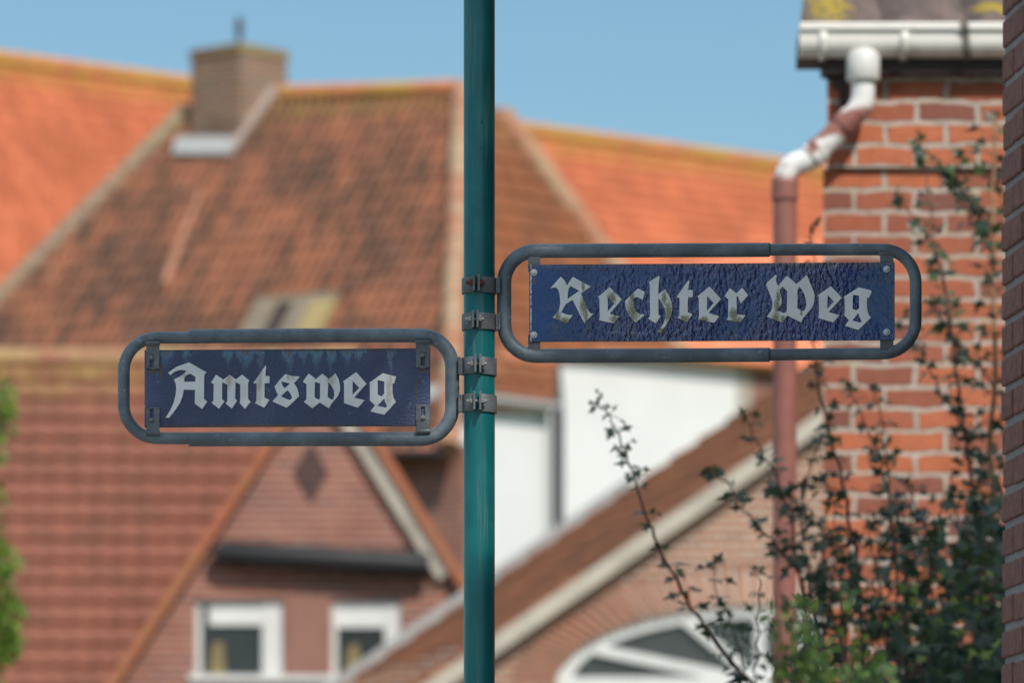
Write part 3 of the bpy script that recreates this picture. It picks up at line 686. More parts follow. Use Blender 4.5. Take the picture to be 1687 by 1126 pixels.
# roof: slope running back from the verge
v0 = N(520, vl(520, -6), .12); v1 = N(1700, vl(1700, -6), .12)
def slopew():
    w = v0 - v1; w = w - backN * w.dot(backN); return w
plNr = Plane(v1, backN, slopew())
Lr = (v1 - v0).length
part('roof', tiles(plNr, [(0, 0), (6.2, 0), (6.2, Lr), (0, Lr)]), MATS['tile_n'], hN)
mb = MB(); mir = v1 + dN * Lr * .8 + Vector((0, 0, -Lr * .56))
mb.prism([v1, mir, mir + backN * 6, v1 + backN * 6], (0, 0, -.1)); part('back_slope', mb, MATS['tile_n'], hN)
mb = MB(); p, q = N(520, vl(520, -10)), N(1700, vl(1700, -10)); d = (q - p).normalized(); s = d.cross(nN); s = s if s.z < 0 else -s
mb.prism([p + nN * .002, q + nN * .002, q + s * .13 + nN * .002, p + s * .13 + nN * .002], nN * .165, lambda x: ((x - p).dot(d), (x - p).dot(s))); part('bargeboard', mb, MATS['cream'], hN)
mb = MB(); a_ = plNr.pt(6.25, Lr - 5.0, .02); b_ = plNr.pt(6.25, Lr + .2, .02); e = plNr.u * .12
mb.prism([a_, b_, b_ + e, a_ + e], plNr.n * .1); part('flashing', mb, MATS['flash'], hN)

# ------------------------------------------------------------------ near brick house on the right with gutter and downpipe
YE = 18.5
hE = thing('brick_house', P(1356, 1650, YE) * Vector((1, 1, 0)) if False else Vector((P(1356, 0, YE).x, YE, 0)), 'sunlit orange brick house wall under a mossy roof with white gutter', 'house')
E = lambda px, py, y=YE: P(px, py, y)
MATS['brick_e'] = mat_brick('orange_brick', (0.52, 0.155, 0.072), (0.38, 0.115, 0.065), (0.22, 0.085, 0.065), (0.55, 0.49, 0.42), w=0.2, h=0.0712, ms=0.0085, stain=0.35, bumpd=0.014, lichen=0.35, rough_edge=0.008)
xl = E(1356, 0).x; xr = 9.0; zc = E(0, 277).z; zt = E(0, 100).z
def ewall(x0, z0, x1, z1, y, th, nm):
    mb = MB(); vo = zc
    mb.prism([Vector((x0, y, z0)), Vector((x1, y, z0)), Vector((x1, y, z1)), Vector((x0, y, z1))], (.42, th, 0), lambda p: (p.x - xl + (p.y - y), p.z - vo)); return part(nm, mb, MATS['brick_e'], hE)
ewall(xl, 0, xr, zc - .001, YE, 4.0, 'wall')
ewall(xl + .012, zc, xr, zt, YE - .022, 4.0, 'frieze')
mb = MB(); mb.box(((xl - .005 + xr) / 2, YE - .03, zt + .005 - .03), (xr - xl + .01, .11, .055)); part('soffit', mb, MATS['dark'], hE)
# gutter
gx0 = E(1314, 0).x; gy = YE - .088; zl = E(0, 44, gy).z; rg = 0.062
mg = M('white_plastic_gutter', .4); pp = mg.pos(); gz_ = mg.xyz(pp)
n_ = mg.noise(mg.scale(pp, (3, 1, 1)), 3, 5, .7)
cc = mg.mix(mg.math('MULTIPLY', mg.math('MULTIPLY', mg.ramp(n_, .45, .75), .75), mg.math('SUBTRACT', 1.0, mg.ramp(gz_[2], zl - .10, zl - .045))), (.84, .82, .76), (.34, .29, .19))
mg.set('Base Color', mg.mix(mg.math('MULTIPLY', mg.ramp(mg.noise(pp, 20, 4), .5, .8), .2), cc, (.4, .38, .32))); MATS['gutter'] = mg.m
mb = MB(); prof = []
for k in range(13):
    a = math.pi * k / 12; prof.append((-math.cos(a) * rg, -math.sin(a) * rg * 1.25 - .02))
prof = [(-.078, .002), (-.080, -.002), (-.080, -.018), (-.078, -.022), (-.067, -.024), (-.066, -.050), (-.063, -.066), (-.055, -.080), (-.042, -.091), (-.02, -.099), (0, -.101), (.03, -.096), (.055, -.075), (.062, -.04), (.062, 0)]
for i in range(len(prof) - 1):
    (y0, z0), (y1, z1) = prof[i], prof[i + 1]
    for xa, xb in ((gx0, xr),):
        mb.face([(xa, gy + y0, zl + z0), (xb, gy + y0, zl + z0), (xb, gy + y1, zl + z1), (xa, gy + y1, zl + z1)], smooth=False)
mb.face([(gx0, gy + y, zl + z) for y, z in prof])
go = part('gutter', mb, MATS['gutter'], hE, merge=1e-5)
so = go.modifiers.new('thick', 'SOLIDIFY'); so.thickness = .004
for px in (1352, 1485):
    mb = MB(); x = E(px, 0).x
    for i in range(4, len(prof) - 4):
        (y0, z0), (y1, z1) = prof[i], prof[i + 1]; k = 1.05
        mb.face([(x - .012, gy + y0 * k, zl + z0 * k), (x + .012, gy + y0 * k, zl + z0 * k), (x + .012, gy + y1 * k, zl + z1 * k), (x - .012, gy + y1 * k, zl + z1 * k)], smooth=True)
    part('gutter_union', mb, MATS['gutter'], hE, merge=1e-5).modifiers.new('t', 'SOLIDIFY').thickness = .004
mb = MB(); x = E(1581, 0).x
for i in range(0, len(prof) - 3):
    (y0, z0), (y1, z1) = prof[i], prof[i + 1]; k = 1.06; s_ = .02 * i / 14
    mb.face([(x - .011 + s_, gy + y0 * k, zl + z0 * k + .004), (x + .013 + s_, gy + y0 * k, zl + z0 * k + .004), (x + .013 + s_, gy + y1 * k, zl + z1 * k), (x - .011 + s_, gy + y1 * k, zl + z1 * k)])
part('gutter_bracket', mb, mat_plain('grimy_bracket', (.20, .18, .16), .8, 0, .5, 30), hE, merge=1e-5).modifiers.new('t', 'SOLIDIFY').thickness = .003
# roof
plE = slope_plane(Vector((xl - .06, gy + .02, zl + .012)), (1, 0), math.radians(42))
mt = mat_tile('mossy_dark_tiles', (.16, .115, .10), (.13, .10, .09), (.07, .055, .05), .6, tw=.24, tg=.34)
tE = M('x'); 
def moss_tile():
    m = M('lichened_dark_tiles', .9); p = m.pos()
    c = m.mix(m.ramp(m.noise(p, 7, 5, .7), .35, .65), (.19, .135, .115), (.10, .078, .072))
    c = m.mix(m.ramp(m.noise(p, 40, 4, .7), .62, .72), c, (.26, .24, .22))
    x = m.xyz(p); sp = spots(m, x[0], x[2], [(E(1368, 0).x, E(0, 10).z, .10, .10), (E(1640, 0).x, E(0, 14).z, .10, .03), (E(1625, 0).x, E(0, 16).z, .05, .03)])
    l = m.ramp(m.math('ADD', m.math('MULTIPLY', sp, .2), m.noise(p, 34, 5, .8)), .58, .68)
    c = m.mix(m.math('MULTIPLY', l, m.ramp(sp, 0, .2)), c, (.42, .30, .03)); m.set('Base Color', c); m.bump(m.noise(p, 50, 4), .4, .006); return m.m
wE = plE.ab(E(1336, 0, gy + .1))
part('roof', tiles(plE, [(-.03, .06), (8.2, .06), (8.2, -2.6), (.30, -2.6)], tw=.27, tg=.34, amp=.034, step=-.02), moss_tile(), hE)
mb = MB(); top = plE.pt(0.3, -2.6, -.03); mb.prism([top, top + Vector((8, 0, 0)), top + Vector((8, 2, -1.8)), top + Vector((0, 2, -1.8))], (0, 0, -.08)); part('back_slope', mb, MATS['tile_n'], hE)
# dark shaped end bracket under the gutter
mb = MB(); k0 = [(1340, 94), (1396, 94), (1396, 150), (1385, 150), (1374, 143), (1370, 132), (1360, 126), (1358, 112), (1349, 106)]
mb.prism([E(a, b, YE - .05) for a, b in k0], (0, .05, 0)); part('corbel', mb, MATS['dark'], hE)
mb = MB(); mb.prism([E(1383, 148, YE - .045), E(1396, 148, YE - .045), E(1396, 212, YE - .045), E(1383, 212, YE - .045)], (0, .022, 0)); part('corner_board', mb, MATS['dark'], hE)
# downpipe
yp = YE - .115
md = M('peeling_red_brown_pipe', .55); pp = md.pos(); xx = md.xyz(pp)
zE = lambda py: CZ + (HY - py) * yp / F
nz = md.math('ADD', xx[2], md.math('MULTIPLY', md.math('SUBTRACT', md.noise(pp, 9, 5, .7), .5), .12))
red = md.mix(md.ramp(md.noise(pp, 12, 5), .35, .7), (.30, .115, .088), (.24, .09, .072))
wh = (.80, .79, .76)
w1 = md.ramp(nz, zE(185), zE(170))
w2 = md.math('MULTIPLY', md.ramp(nz, zE(300), zE(285)), md.math('SUBTRACT', 1.0, md.ramp(nz, zE(236), zE(226))))
w2 = md.math('MULTIPLY', w2, md.ramp(md.noise(pp, 14, 4, .6), .36, .46))
c = md.mix(md.math('MAXIMUM', w1, w2), red, wh)
c = md.mix(md.math('MULTIPLY', md.ramp(md.noise(pp, 30, 5, .7), .62, .68), md.ramp(nz, zE(350), zE(305))), c, (.55, .5, .46))
md.set('Base Color', c); md.bump(md.noise(pp, 40, 3), .2, .003); MATS['pipe'] = md.m
D_ = lambda px, py: E(px, py, yp)
mb = MB()
pth = [D_(1422, 90), D_(1422, 150), D_(1421, 165), D_(1415, 180), D_(1404, 193), D_(1340, 255), D_(1328, 264), D_(1312, 269), D_(1302, 276), D_(1296, 288), D_(1293.5, 305), D_(1293, 400), D_(1293, 900), Vector((D_(1293, 900).x, yp, 0.1))]
rp = .0385
mb.tube(pth, rp, 20); dp = part('downpipe', mb, MATS['pipe'], hE)
mb = MB(); mb.tube([D_(1422, 80), D_(1422, 86), D_(1422, 92), D_(1422, 131), D_(1422, 134)], [.030, .046, .0545, .0545, .050], 20); part('outlet', mb, MATS['white'], dp)
mb = MB()
for p, q in (((1404, 193), (1386, 210)), ((1352, 244), (1336, 259)), ((1293.3, 296), (1293, 330))):
    mb.tube([D_(*p), D_(*q)], rp + .005, 20)
part('pipe_socket', mb, MATS['pipe'], dp)

# ------------------------------------------------------------------ shaded brick house corner at the right edge
C0 = Vector((P(1650.5, 0, 12).x, 12.0, 0)); uD = Vector((.1028, -.9947, 0)).normalized(); vD = Vector((.9947, .1028, 0)).normalized()
hD = thing('shaded_brick_house', C0, 'dark shaded brick house corner cut by the right edge of the photo', 'house')
HD = 7.5; LD = 4.2; WD = 7.0
nD = -vD
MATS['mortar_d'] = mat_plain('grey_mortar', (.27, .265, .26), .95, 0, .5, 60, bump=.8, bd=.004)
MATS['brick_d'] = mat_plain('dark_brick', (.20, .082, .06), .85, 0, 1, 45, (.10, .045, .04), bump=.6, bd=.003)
uvD = lambda p: ((p - C0).dot(uD) + (p - C0).dot(vD), p.z)
s0 = .62
mb = MB(); i_ = .005
A0, A1 = C0 + vD * i_ - uD * -i_, C0 + uD * LD
core = [C0 + vD * .006 + uD * .006, C0 + vD * .006 + uD * s0, C0 + vD * WD + uD * s0, C0 + vD * WD + uD * .006]
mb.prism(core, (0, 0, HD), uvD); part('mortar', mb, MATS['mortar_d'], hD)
mb = MB(); 
mb.prism([C0 + uD * s0, C0 + uD * LD, C0 + uD * LD + vD * WD, C0 + uD * s0 + vD * WD], (0, 0, HD), uvD)
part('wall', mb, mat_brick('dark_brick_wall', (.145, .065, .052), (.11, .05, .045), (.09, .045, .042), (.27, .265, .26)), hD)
mb = MB(); ch_ = .0715; jt = .0150; zk = P(0, 1126, 12).z - .6
nc = int(2.6 / ch_)
RD = Matrix(((uD.x, vD.x, 0), (uD.y, vD.y, 0), (0, 0, 1)))
for k in range(nc):
    z = zk + k * ch_ + ch_ / 2; a = 0.0; hd = k % 2 == 0
    lens = ([.115] if hd else [.225]) + [.225 if (k + i) % 3 else .115 for i in range(5)]
    for L in lens:
        if a + L > s0 + .1: break
        dv = random.uniform(-.0018, .0018); dz_ = random.uniform(-.0015, .0015)
        c = C0 + uD * (a + L / 2 + (dv if a == 0 else 0)) + vD * (.05 + dv) + Vector((0, 0, z + dz_))
        mb.box(c, (L - (0 if a == 0 else 0), .1, ch_ - jt + random.uniform(-.002, .002)), RD @ Matrix.Rotation(random.uniform(-.006, .006), 3, 'Y'))
        a += L + jt * .8
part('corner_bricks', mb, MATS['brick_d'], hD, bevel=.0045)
mb = MB(); up = Vector((0, 0, 1))
r0, r1 = C0 + up * HD - uD * .15 - vD * .12, C0 + up * HD + uD * (LD + .15) - vD * .12
w_ = vD * (WD + .24); ap = up * 0.9
mb.prism([r0, r1, r1 + w_ / 2 + ap, r0 + w_ / 2 + ap], (0, 0, .1)); mb.prism([r0 + w_, r1 + w_, r1 + w_ / 2 + ap, r0 + w_ / 2 + ap], (0, 0, .1)); part('roof', mb, MATS['tile_n'], hD)

# ------------------------------------------------------------------ sign pole
YP = 10.8
pxc = P(789.6, 0, YP).x
pole = thing('sign_pole', (pxc, YP, 0.12), 'teal painted round steel post carrying both blue street signs', 'post')
mb = MB(); RP = 25.7 * YP / F
mb.tube([(pxc, YP, .12), (pxc, YP, 2.0), (pxc, YP, 3.0), (pxc, YP, 4.1)], RP, 48); part('post', mb, MATS['pole'], pole)
mb = MB(); mb.tube([(pxc, YP, 4.1), (pxc, YP, 4.112), (pxc, YP, 4.135), (pxc, YP, 4.145)], [RP * 1.06, RP * 1.06, RP * .7, RP * .1], 32); part('cap', mb, MATS['black'], pole)

def arc(cx, cy, r, a0, a1, n=10): return [(cx + r * math.cos(math.radians(a0 + (a1 - a0) * i / n)), cy - r * math.sin(math.radians(a0 + (a1 - a0) * i / n))) for i in range(n + 1)]
def SP(px, py, y=YP): return P(px, py, y)

def clamp(sign, ytop, ybot, side, y1off, rusty=False, lug=(781, 789)):
    """steel band round the post with two lugs and a bolt in front, welded to the sign's tube at one side (+1 right, -1 left)"""
    zt_, zb_ = SP(0, ytop).z, SP(0, ybot).z; R0 = RP + .0004; R1 = RP + .0038; N_ = 44
    xl_, xr_ = SP(lug[0], 0).x, SP(lug[1], 0).x
    aL_ = math.asin(max(-1, min(1, (xl_ - pxc) / R1))); aR_ = math.asin((xr_ - pxc) / R1)
    a_s = -math.pi / 2 + aR_; a_e = -math.pi / 2 + aL_ + 2 * math.pi
    tilt = y1off
    mb = MB()
    def q(a, r, z): return Vector((pxc + r * math.cos(a), YP + r * math.sin(a), z + tilt * math.cos(a)))
    for i in range(N_):
        a0 = a_s + (a_e - a_s) * i / N_; a1 = a_s + (a_e - a_s) * (i + 1) / N_
        mb.face([q(a0, R1, zb_), q(a1, R1, zb_), q(a1, R1, zt_), q(a0, R1, zt_)], smooth=True)
        mb.face([q(a0, R0, zb_), q(a1, R0, zb_), q(a1, R0, zt_), q(a0, R0, zt_)], smooth=True)
        mb.face([q(a0, R0, zt_), q(a1, R0, zt_), q(a1, R1, zt_), q(a0, R1, zt_)])
        mb.face([q(a0, R0, zb_), q(a1, R0, zb_), q(a1, R1, zb_), q(a0, R1, zb_)])
    zm = (zt_ + zb_) / 2
    for x_ in (xl_, xr_):
        mb.box((x_, YP - R1 - .0095, zm + tilt * (x_ - pxc) / R1 + .0012), (.0042, .026, zt_ - zb_ + .001))
    # stub to the tube, with a weld bead
    xs = pxc + side * (R1 + .001)
    mb.box((xs + side * .0015, YP - .008, zm), (.008, .016, (zt_ - zb_) * .96))
    for i in range(7):
        mb.tube([(xs + side * (.003 + .001 * (i % 2)), YP - .0175, zb_ + (zt_ - zb_) * (i + .0) / 7), (xs + side * .0035, YP - .0175, zb_ + (zt_ - zb_) * (i + 1.25) / 7)], .0024, 8)
    c = part('clamp', mb, MATS['clamp'], sign, bevel=.0006)
    mb = MB(); zb2 = zm + .0015; yb = YP - R1 - .0105
    xL, xR = xl_ - .0021, xr_ + .0021
    mb.tube([(xL - .013, yb, zb2), (xR + .010, yb, zb2)], .0032, 10)
    mb.tube([(xL - .0065, yb, zb2), (xL, yb, zb2)], .0066, 6, smooth=False)
    mb.tube([(xR, yb, zb2), (xR + .006, yb, zb2)], .0066, 6, smooth=False)
    mb.tube([(xL - .001, yb, zb2), (xL, yb, zb2)], .0078, 14, smooth=False)
    part('bolt', mb, MATS['rust'] if rusty else MATS['zinc'], c, 'rusty bolt' if rusty else None, bevel=.0004)
    return c

GLY = {
 'R': ((900, 440), [[(65,330),(222,155),(265,190),(300,240),(318,292),(410,155),(690,308),(535,412),(570,490),(640,650),(662,695),(690,722),(730,724),(587,870),(500,700),(405,510),(300,580),(230,705),(290,730),(350,745),(410,742),(318,880),(210,830),(100,785),(185,690),(205,640),(215,560),(212,470),(200,400),(185,355),(150,318),(110,322)],
     [(375,297),(512,370),(328,500),(332,430),(342,360),(352,328)]]),
 'e1': ((900, 440), [[(800,465),(982,315),(1168,505),(978,728),(1138,768),(1042,875),(815,825),(828,770),(820,490)], [(952,465),(1055,572),(950,690)]]),
 'c': ((1020, 440), [[(95,530),(180,440),(290,335),(395,385),(388,430),(362,518),(330,490),(285,470),(245,475),(225,500),(222,540),(232,600),(255,670),(290,715),(330,738),(385,730),(390,750),(260,862),(200,810),(150,740),(115,670),(100,600)]]),
 'h': ((1020, 440), [[(460,235),(615,138),(628,150),(610,290),(603,430),(708,345),(760,430),(800,510),(822,590),(820,670),(800,760),(760,850),(700,940),(650,1015),(580,1012),(640,950),(690,870),(715,790),(715,710),(690,620),(650,540),(608,478),(608,730),(640,768),(590,850),(565,875),(450,800),(480,750),(478,500),(475,275)]]),
 't1': ((1020, 440), [[(885,470),(1070,205),(1088,225),(1065,355),(1130,358),(1143,375),(1140,470),(1068,472),(1060,600),(1062,700),(1135,735),(1050,858),(905,785),(935,750),(935,480)]]),
 'e2': ((1130, 440), [[(180,455),(365,305),(545,498),(350,712),(520,765),(435,868),(192,812),(205,760),(200,490)], [(330,455),(432,560),(325,685)]]),
 'r': ((1130, 440), [[(600,450),(680,330),(780,412),(868,322),(962,440),(848,568),(800,450),(783,462),(785,735),(922,748),(840,862),(630,818),(655,780),(655,500)]]),
 'W': ((1250, 440), [[(115,275),(130,240),(262,122),(282,145),(265,180),(270,230),(297,300),(435,135),(580,268),(742,125),(800,260),(850,380),(865,450),(855,560),(820,640),(760,710),(690,790),(655,862),(440,755),(365,862),(125,770),(180,700),(210,640),(215,560),(195,480),(160,390),(125,300)],
     [(368,308),(442,375),(435,680),(415,710),(390,718),(280,668),(330,620),(355,560),(355,500),(335,420),(325,355)],
     [(625,300),(670,350),(710,430),(735,520),(740,600),(720,660),(685,698),(590,645),(595,500),(590,400),(600,340)]]),
 'e3': ((1330, 440), [[(168,438),(365,300),(535,478),(330,700),(498,748),(400,860),(172,790),(180,740),(178,470)], [(315,435),(415,540),(305,650)]]),
 'g1': ((1330, 440), [[(565,465),(795,318),(980,362),(998,385),(950,485),(925,480),(920,580),(930,680),(945,730),(985,785),(900,870),(790,978),(585,910),(645,822),(568,745),(580,690),(578,490)], [(705,432),(802,445),(802,640),(755,678),(698,645)], [(790,710),(805,770),(840,840),(820,865),(695,832)]]),
 'A': ((265, 580), [[(112,325),(240,235),(435,165),(708,318),(672,360),(668,735),(720,768),(640,888),(525,800),(528,590),(358,588),(340,680),(300,790),(220,910),(128,1025),(75,1020),(150,900),(200,790),(228,670),(238,580),(232,500),(205,430),(290,385),(345,350),(400,298),(360,285),(310,282),(250,295),(200,320),(150,362)], [(450,338),(535,385),(535,465),(362,465),(365,400),(390,370)]]),
 'm': ((265, 580), [[(778,478),(855,355),(965,432),(1065,355),(1160,430),(1255,355),(1370,445),(1350,480),(1350,735),(1388,772),(1302,885),(1218,795),(1228,760),(1228,505),(1155,468),(1150,725),(1180,760),(1097,880),(1002,800),(1030,760),(1030,510),(948,470),(948,735),(985,768),(900,882),(785,790),(815,760),(818,500)]]),
 't2': ((400, 580), [[(165,485),(350,215),(362,225),(350,375),(415,378),(412,485),(338,488),(335,710),(412,745),(332,868),(188,795),(212,760),(215,490)]]),
 's': ((400, 580), [[(492,540),(560,450),(660,345),(760,375),(885,385),(795,485),(840,560),(862,630),(872,690),(780,780),(678,868),(460,768),(548,670),(515,610)], [(595,460),(730,488),(652,568),(620,530)], [(692,595),(735,640),(760,700),(755,730),(720,748),(660,725),(592,688)]]),
 'w': ((400, 580), [[(930,465),(1018,338),(1118,412),(1122,430),(1230,340),(1320,410),(1325,428),(1432,335),(1480,420),(1505,520),(1505,600),(1470,690),(1390,780),(1330,875),(1190,785),(1075,875),(945,775),(985,735),(985,500)], [(1115,470),(1195,488),(1195,725),(1170,742),(1110,705)], [(1322,468),(1370,520),(1410,600),(1418,670),(1400,730),(1375,745),(1312,700)]]),
 'e4': ((520, 580), [[(428,458),(628,315),(788,495),(598,712),(762,748),(655,868),(440,795),(440,490)], [(572,450),(675,558),(570,668)]]),
 'g2': ((520, 580), [[(830,480),(1040,332),(1245,385),(1215,495),(1190,490),(1190,640),(1205,720),(1245,775),(1150,880),(1060,978),(848,922),(918,828),(838,755),(838,490)], [(960,440),(1062,460),(1062,650),(1015,695),(958,660)], [(1062,720),(1075,780),(1108,845),(1090,870),(955,838)]]),
}
def glyph(key, plate, yfront, mat, th=.0009):
    (ox, oy), loops = GLY[key]; off = wloc(plate)
    cu = bpy.data.curves.new('letter', 'CURVE'); cu.dimensions = '2D'; cu.fill_mode = 'BOTH'; cu.extrude = th; cu.bevel_depth = .0007; cu.bevel_resolution = 2; cu.offset = -.0006
    for lp in loops:
        sp = cu.splines.new('POLY'); sp.points.add(len(lp) - 1); sp.use_cyclic_u = True
        for p, (a, b) in zip(sp.points, lp):
            w = P(ox + a / 9.381, oy + b / 9.381, yfront); p.co = (w.x, w.z, 0, 1)
    tmp = bpy.data.objects.new('tmp', cu); COL.objects.link(tmp)
    bpy.context.view_layer.update()
    me = bpy.data.meshes.new_from_object(tmp.evaluated_get(bpy.context.evaluated_depsgraph_get()))
    bpy.data.objects.remove(tmp); bpy.data.curves.remove(cu)
    for v in me.vertices: v.co = Vector((v.co.x, yfront - v.co.z, v.co.y)) - off
    me.materials.clear(); me.flip_normals() if False else None
    bm = bmesh.new(); bm.from_mesh(me); bmesh.ops.recalc_face_normals(bm, faces=bm.faces); bm.to_mesh(me); bm.free()
    o = bpy.data.objects.new('letter', me); COL.objects.link(o); o.parent = plate; me.materials.append(mat); return o

def plate_mesh(c, y, th):
    """enamel panel with rolled edges, corners c = TL TR BR BL in photo pixels"""
    mb = MB(); q = [SP(*p, y) for p in c]; mb.prism(q, (0, th, 0)); return mb

def screw(mb, px, py, y, r=.0042):
    c = SP(px, py, y)
    mb.tube([c, c + Vector((0, -.0015, 0))], r * 1.5, 16, smooth=False)
    mb.tube([c + Vector((0, -.0015, 0)), c + Vector((0, -.0034, 0)), c + Vector((0, -.0046, 0))], [r, r * .95, r * .5], 14)

# ---- right sign
sR = thing('street_sign', SP(831, 500) , 'wider blue enamel street sign reading Rechter Weg in a grey tube frame', 'street sign', 'street signs on the teal post')
thick = .0136; thin = .0114
mb = MB(); path = [(1268, 411.8)] + [(1100, 412.5)] + arc(883, 466, 52.4, 90, 180) + arc(883, 534.5, 52.4, 180, 270) + [(1100, 586), (1268, 585)]
mb.tube([SP(*p) for p in path], thick, 24); fr = part('frame', mb, MATS['frame'], sR)
mb = MB(); path = [(1255, 411.6)] + arc(1453.5, 466, 55, 90, 0) + arc(1453.5, 528, 55, 0, -90) + [(1255, 585)]
mb.tube([SP(*p) for p in path], thin, 24); part('frame_end', mb, MATS['frame'], sR)
mb = plate_mesh([(872, 436), (1474, 432), (1474, 561), (872, 564)], YS, .0022)
plr = part('plate', mb, MATS['plate_r'], sR, bevel=.0012, bseg=3)
for k in ('R', 'e1', 'c', 'h', 't1', 'e2', 'r', 'W', 'e3', 'g1'): glyph(k, plr, YS - .0006, MATS['let_r'], .0014)
for (a, b, yt, yb_, s1, s2) in ((870, 890, 422, 448, 879.5, 449), (870, 890, 552, 577, 879.5, 552), (1450, 1472, 420, 446, 1460.5, 443.5), (1450, 1472, 548, 576, 1460.5, 547.5)):
    mb = MB(); q = [SP(a, yt, YS + .004), SP(b, yt, YS + .004), SP(b, yb_, YS + .004), SP(a, yb_, YS + .004)]; mb.prism(q, (0, .004, 0))
    out_y = yt if yt < 500 else yb_
    mb.tube([SP(a - 3, out_y - (2 if yt < 500 else -2), YS + .006), SP(b + 3, out_y - (2 if yt < 500 else -2), YS + .006)], .0045, 8)
    br = part('bracket', mb, MATS['bracket'], sR, bevel=.0005)
    mb = MB(); screw(mb, s1, s2, YS - .0002); part('screw', mb, MATS['screw'], br)
clamp(sR, 459, 485, 1, 0, True); clamp(sR, 518.5, 545.5, 1, 0, False, (779.5, 787))
# ---- left sign
sL = thing('street_sign', SP(745, 638), 'shorter blue enamel street sign reading Amtsweg with slotted grey tabs over its corners', 'street sign', 'street signs on the teal post')
mb = MB(); path = [(312, 554.5), (500, 553)] + arc(692, 606, 53, 90, 0) + arc(692, 671, 53, 0, -90) + [(500, 724), (311, 724.5)]
mb.tube([SP(*p) for p in path], thick, 24); part('frame', mb, MATS['frame'], sL)
mb = MB(); path = [(326, 556.5)] + arc(259, 611.5, 55, 90, 180) + arc(259, 667.5, 55, 180, 270) + [(326, 723)]
mb.tube([SP(*p) for p in path], thin, 24); part('frame_end', mb, MATS['frame'], sL)
YL = YS
mb = plate_mesh([(238, 577), (709, 574), (709, 702.8), (238, 705)], YL, .0022)
pll = part('plate', mb, MATS['plate_l'], sL, bevel=.0012, bseg=3)
for k in ('A', 'm', 't2', 's', 'w', 'e4', 'g2'): glyph(k, pll, YL - .0004, MATS['let_l'])
for (a, b, yt, yb_, bx, by, top) in ((241, 262.5, 564, 609, 249.8, 589.5, 1), (241, 262.5, 671.5, 716, 250, 692.5, 0), (685.5, 708, 562, 607.5, 696.5, 585.5, 1), (685.5, 708, 667, 713, 697, 689, 0)):
    mb = MB(); y_ = YL - .0045; cc = []
    cxs = (bx - 3.2, bx + 3.2)
    if top: sy0, sy1 = by - 5, by + 17
    else: sy0, sy1 = by - 19, by + 5
    # tab as pieces round a long slot
    def piece(x0, y0, x1, y1): mb.prism([SP(x0, y0, y_), SP(x1, y0, y_), SP(x1, y1, y_), SP(x0, y1, y_)], (0, .0032, 0))
    piece(a, yt, b, sy0); piece(a, sy0, cxs[0], sy1); piece(cxs[1], sy0, b, sy1)
    ye0, ye1 = sy1, yb_
    mb.prism([SP(a, sy1, y_), SP(b, sy1, y_), SP(b, yb_ - (2 if top else 0), y_), SP((a + b) / 2, yb_, y_), SP(a, yb_ - (2 if top else 0), y_)], (0, .0032, 0))
    oy = yt + 2 if top else yb_ - 2
    mb.tube([SP(a - 1, oy, y_ + .001), SP(b + 1, oy, y_ + .001)], .0045, 8)
    br = part('bracket', mb, MATS['bracket'], sL, bevel=.0006)
    mb = MB(); c = SP(bx, by, y_)
    mb.tube([c, c + Vector((0, -.001, 0))], .0047, 16, smooth=False); mb.tube([c + Vector((0, -.001, 0)), c + Vector((0, -.0042, 0))], .0038, 6, smooth=False)
    mb.tube([c + Vector((0, -.004, 0)), c + Vector((0, -.0065, 0))], .0022, 10)
    part('bolt', mb, MATS['zinc'], br, bevel=.0004)
clamp(sL, 591, 619.5, -1, -.0012, False, (783.5, 791.5)); clamp(sL, 652, 681, -1, -.0012, False, (781.8, 791.5))

# ------------------------------------------------------------------ plants
def mat_leaf(name, ca, cb, rough=.4, trans=.25):
    m = M(name, rough); g_ = m.n('NewGeometry').outputs['Random Per Island']
    c = m.mix(m.ramp(g_, .1, .9), ca, cb); m.set('Base Color', c)
    m.set('Transmission Weight', 0.0); m.set('Subsurface Weight', 0.0)
    tr = m.n('BsdfTranslucent', {'Color': c}); mx = m.n('MixShader', {0: trans, 1: m.b.outputs[0], 2: tr.outputs[0]})
    m.t.links.new(mx.outputs[0], m.t.nodes['Material Output'].inputs[0]); return m.m
IVY = [(0, -.05), (.34, -.28), (.36, -.06), (.26, .10), (.80, .26), (.42, .40), (.24, .46), (.20, .70), (0, 1.2)]
IVY = IVY + [(-x, y) for x, y in reversed(IVY[1:-1])]
def leaf(mb, p, d, n, s, shape=IVY):
    """one lobed leaf at p pointing along d, facing n, s long"""
    d = d.normalized(); n = (n - d * n.dot(d)).normalized(); x = d.cross(n)
    cup = random.uniform(-.16, .22); cu2 = random.uniform(-.25, .1)
    def q(a, b): return p + (x * a + d * b + n * (cup * abs(a) + cu2 * b * b)) * s
    i = len(mb.v); pts = [q(a * random.uniform(.85, 1.1), b) for a, b in shape]
    mb.v += [q(0, .22)] + pts; k = len(pts)
    for j in range(k):
        mb.f.append([i, i + 1 + j, i + 1 + (j + 1) % k]); mb.uv.append([(0, 0)] * 3); mb.sm.append(True)
def rv(s=1.0): return Vector((random.gauss(0, s), random.gauss(0, s), random.gauss(0, s)))
LEAF_DARK = mat_leaf('dark_ivy_leaf', (.018, .056, .042), (.060, .110, .036), .42, .22)
LEAF_LIT = mat_leaf('olive_leaf', (.05, .09, .028), (.09, .12, .035), .4, .3)
STEM = mat_plain('brown_stem', (.13, .065, .045), .8, 0, .4, 60)
STEM_PALE = mat_plain('ochre_stem', (.30, .16, .08), .8, 0, .4, 60)

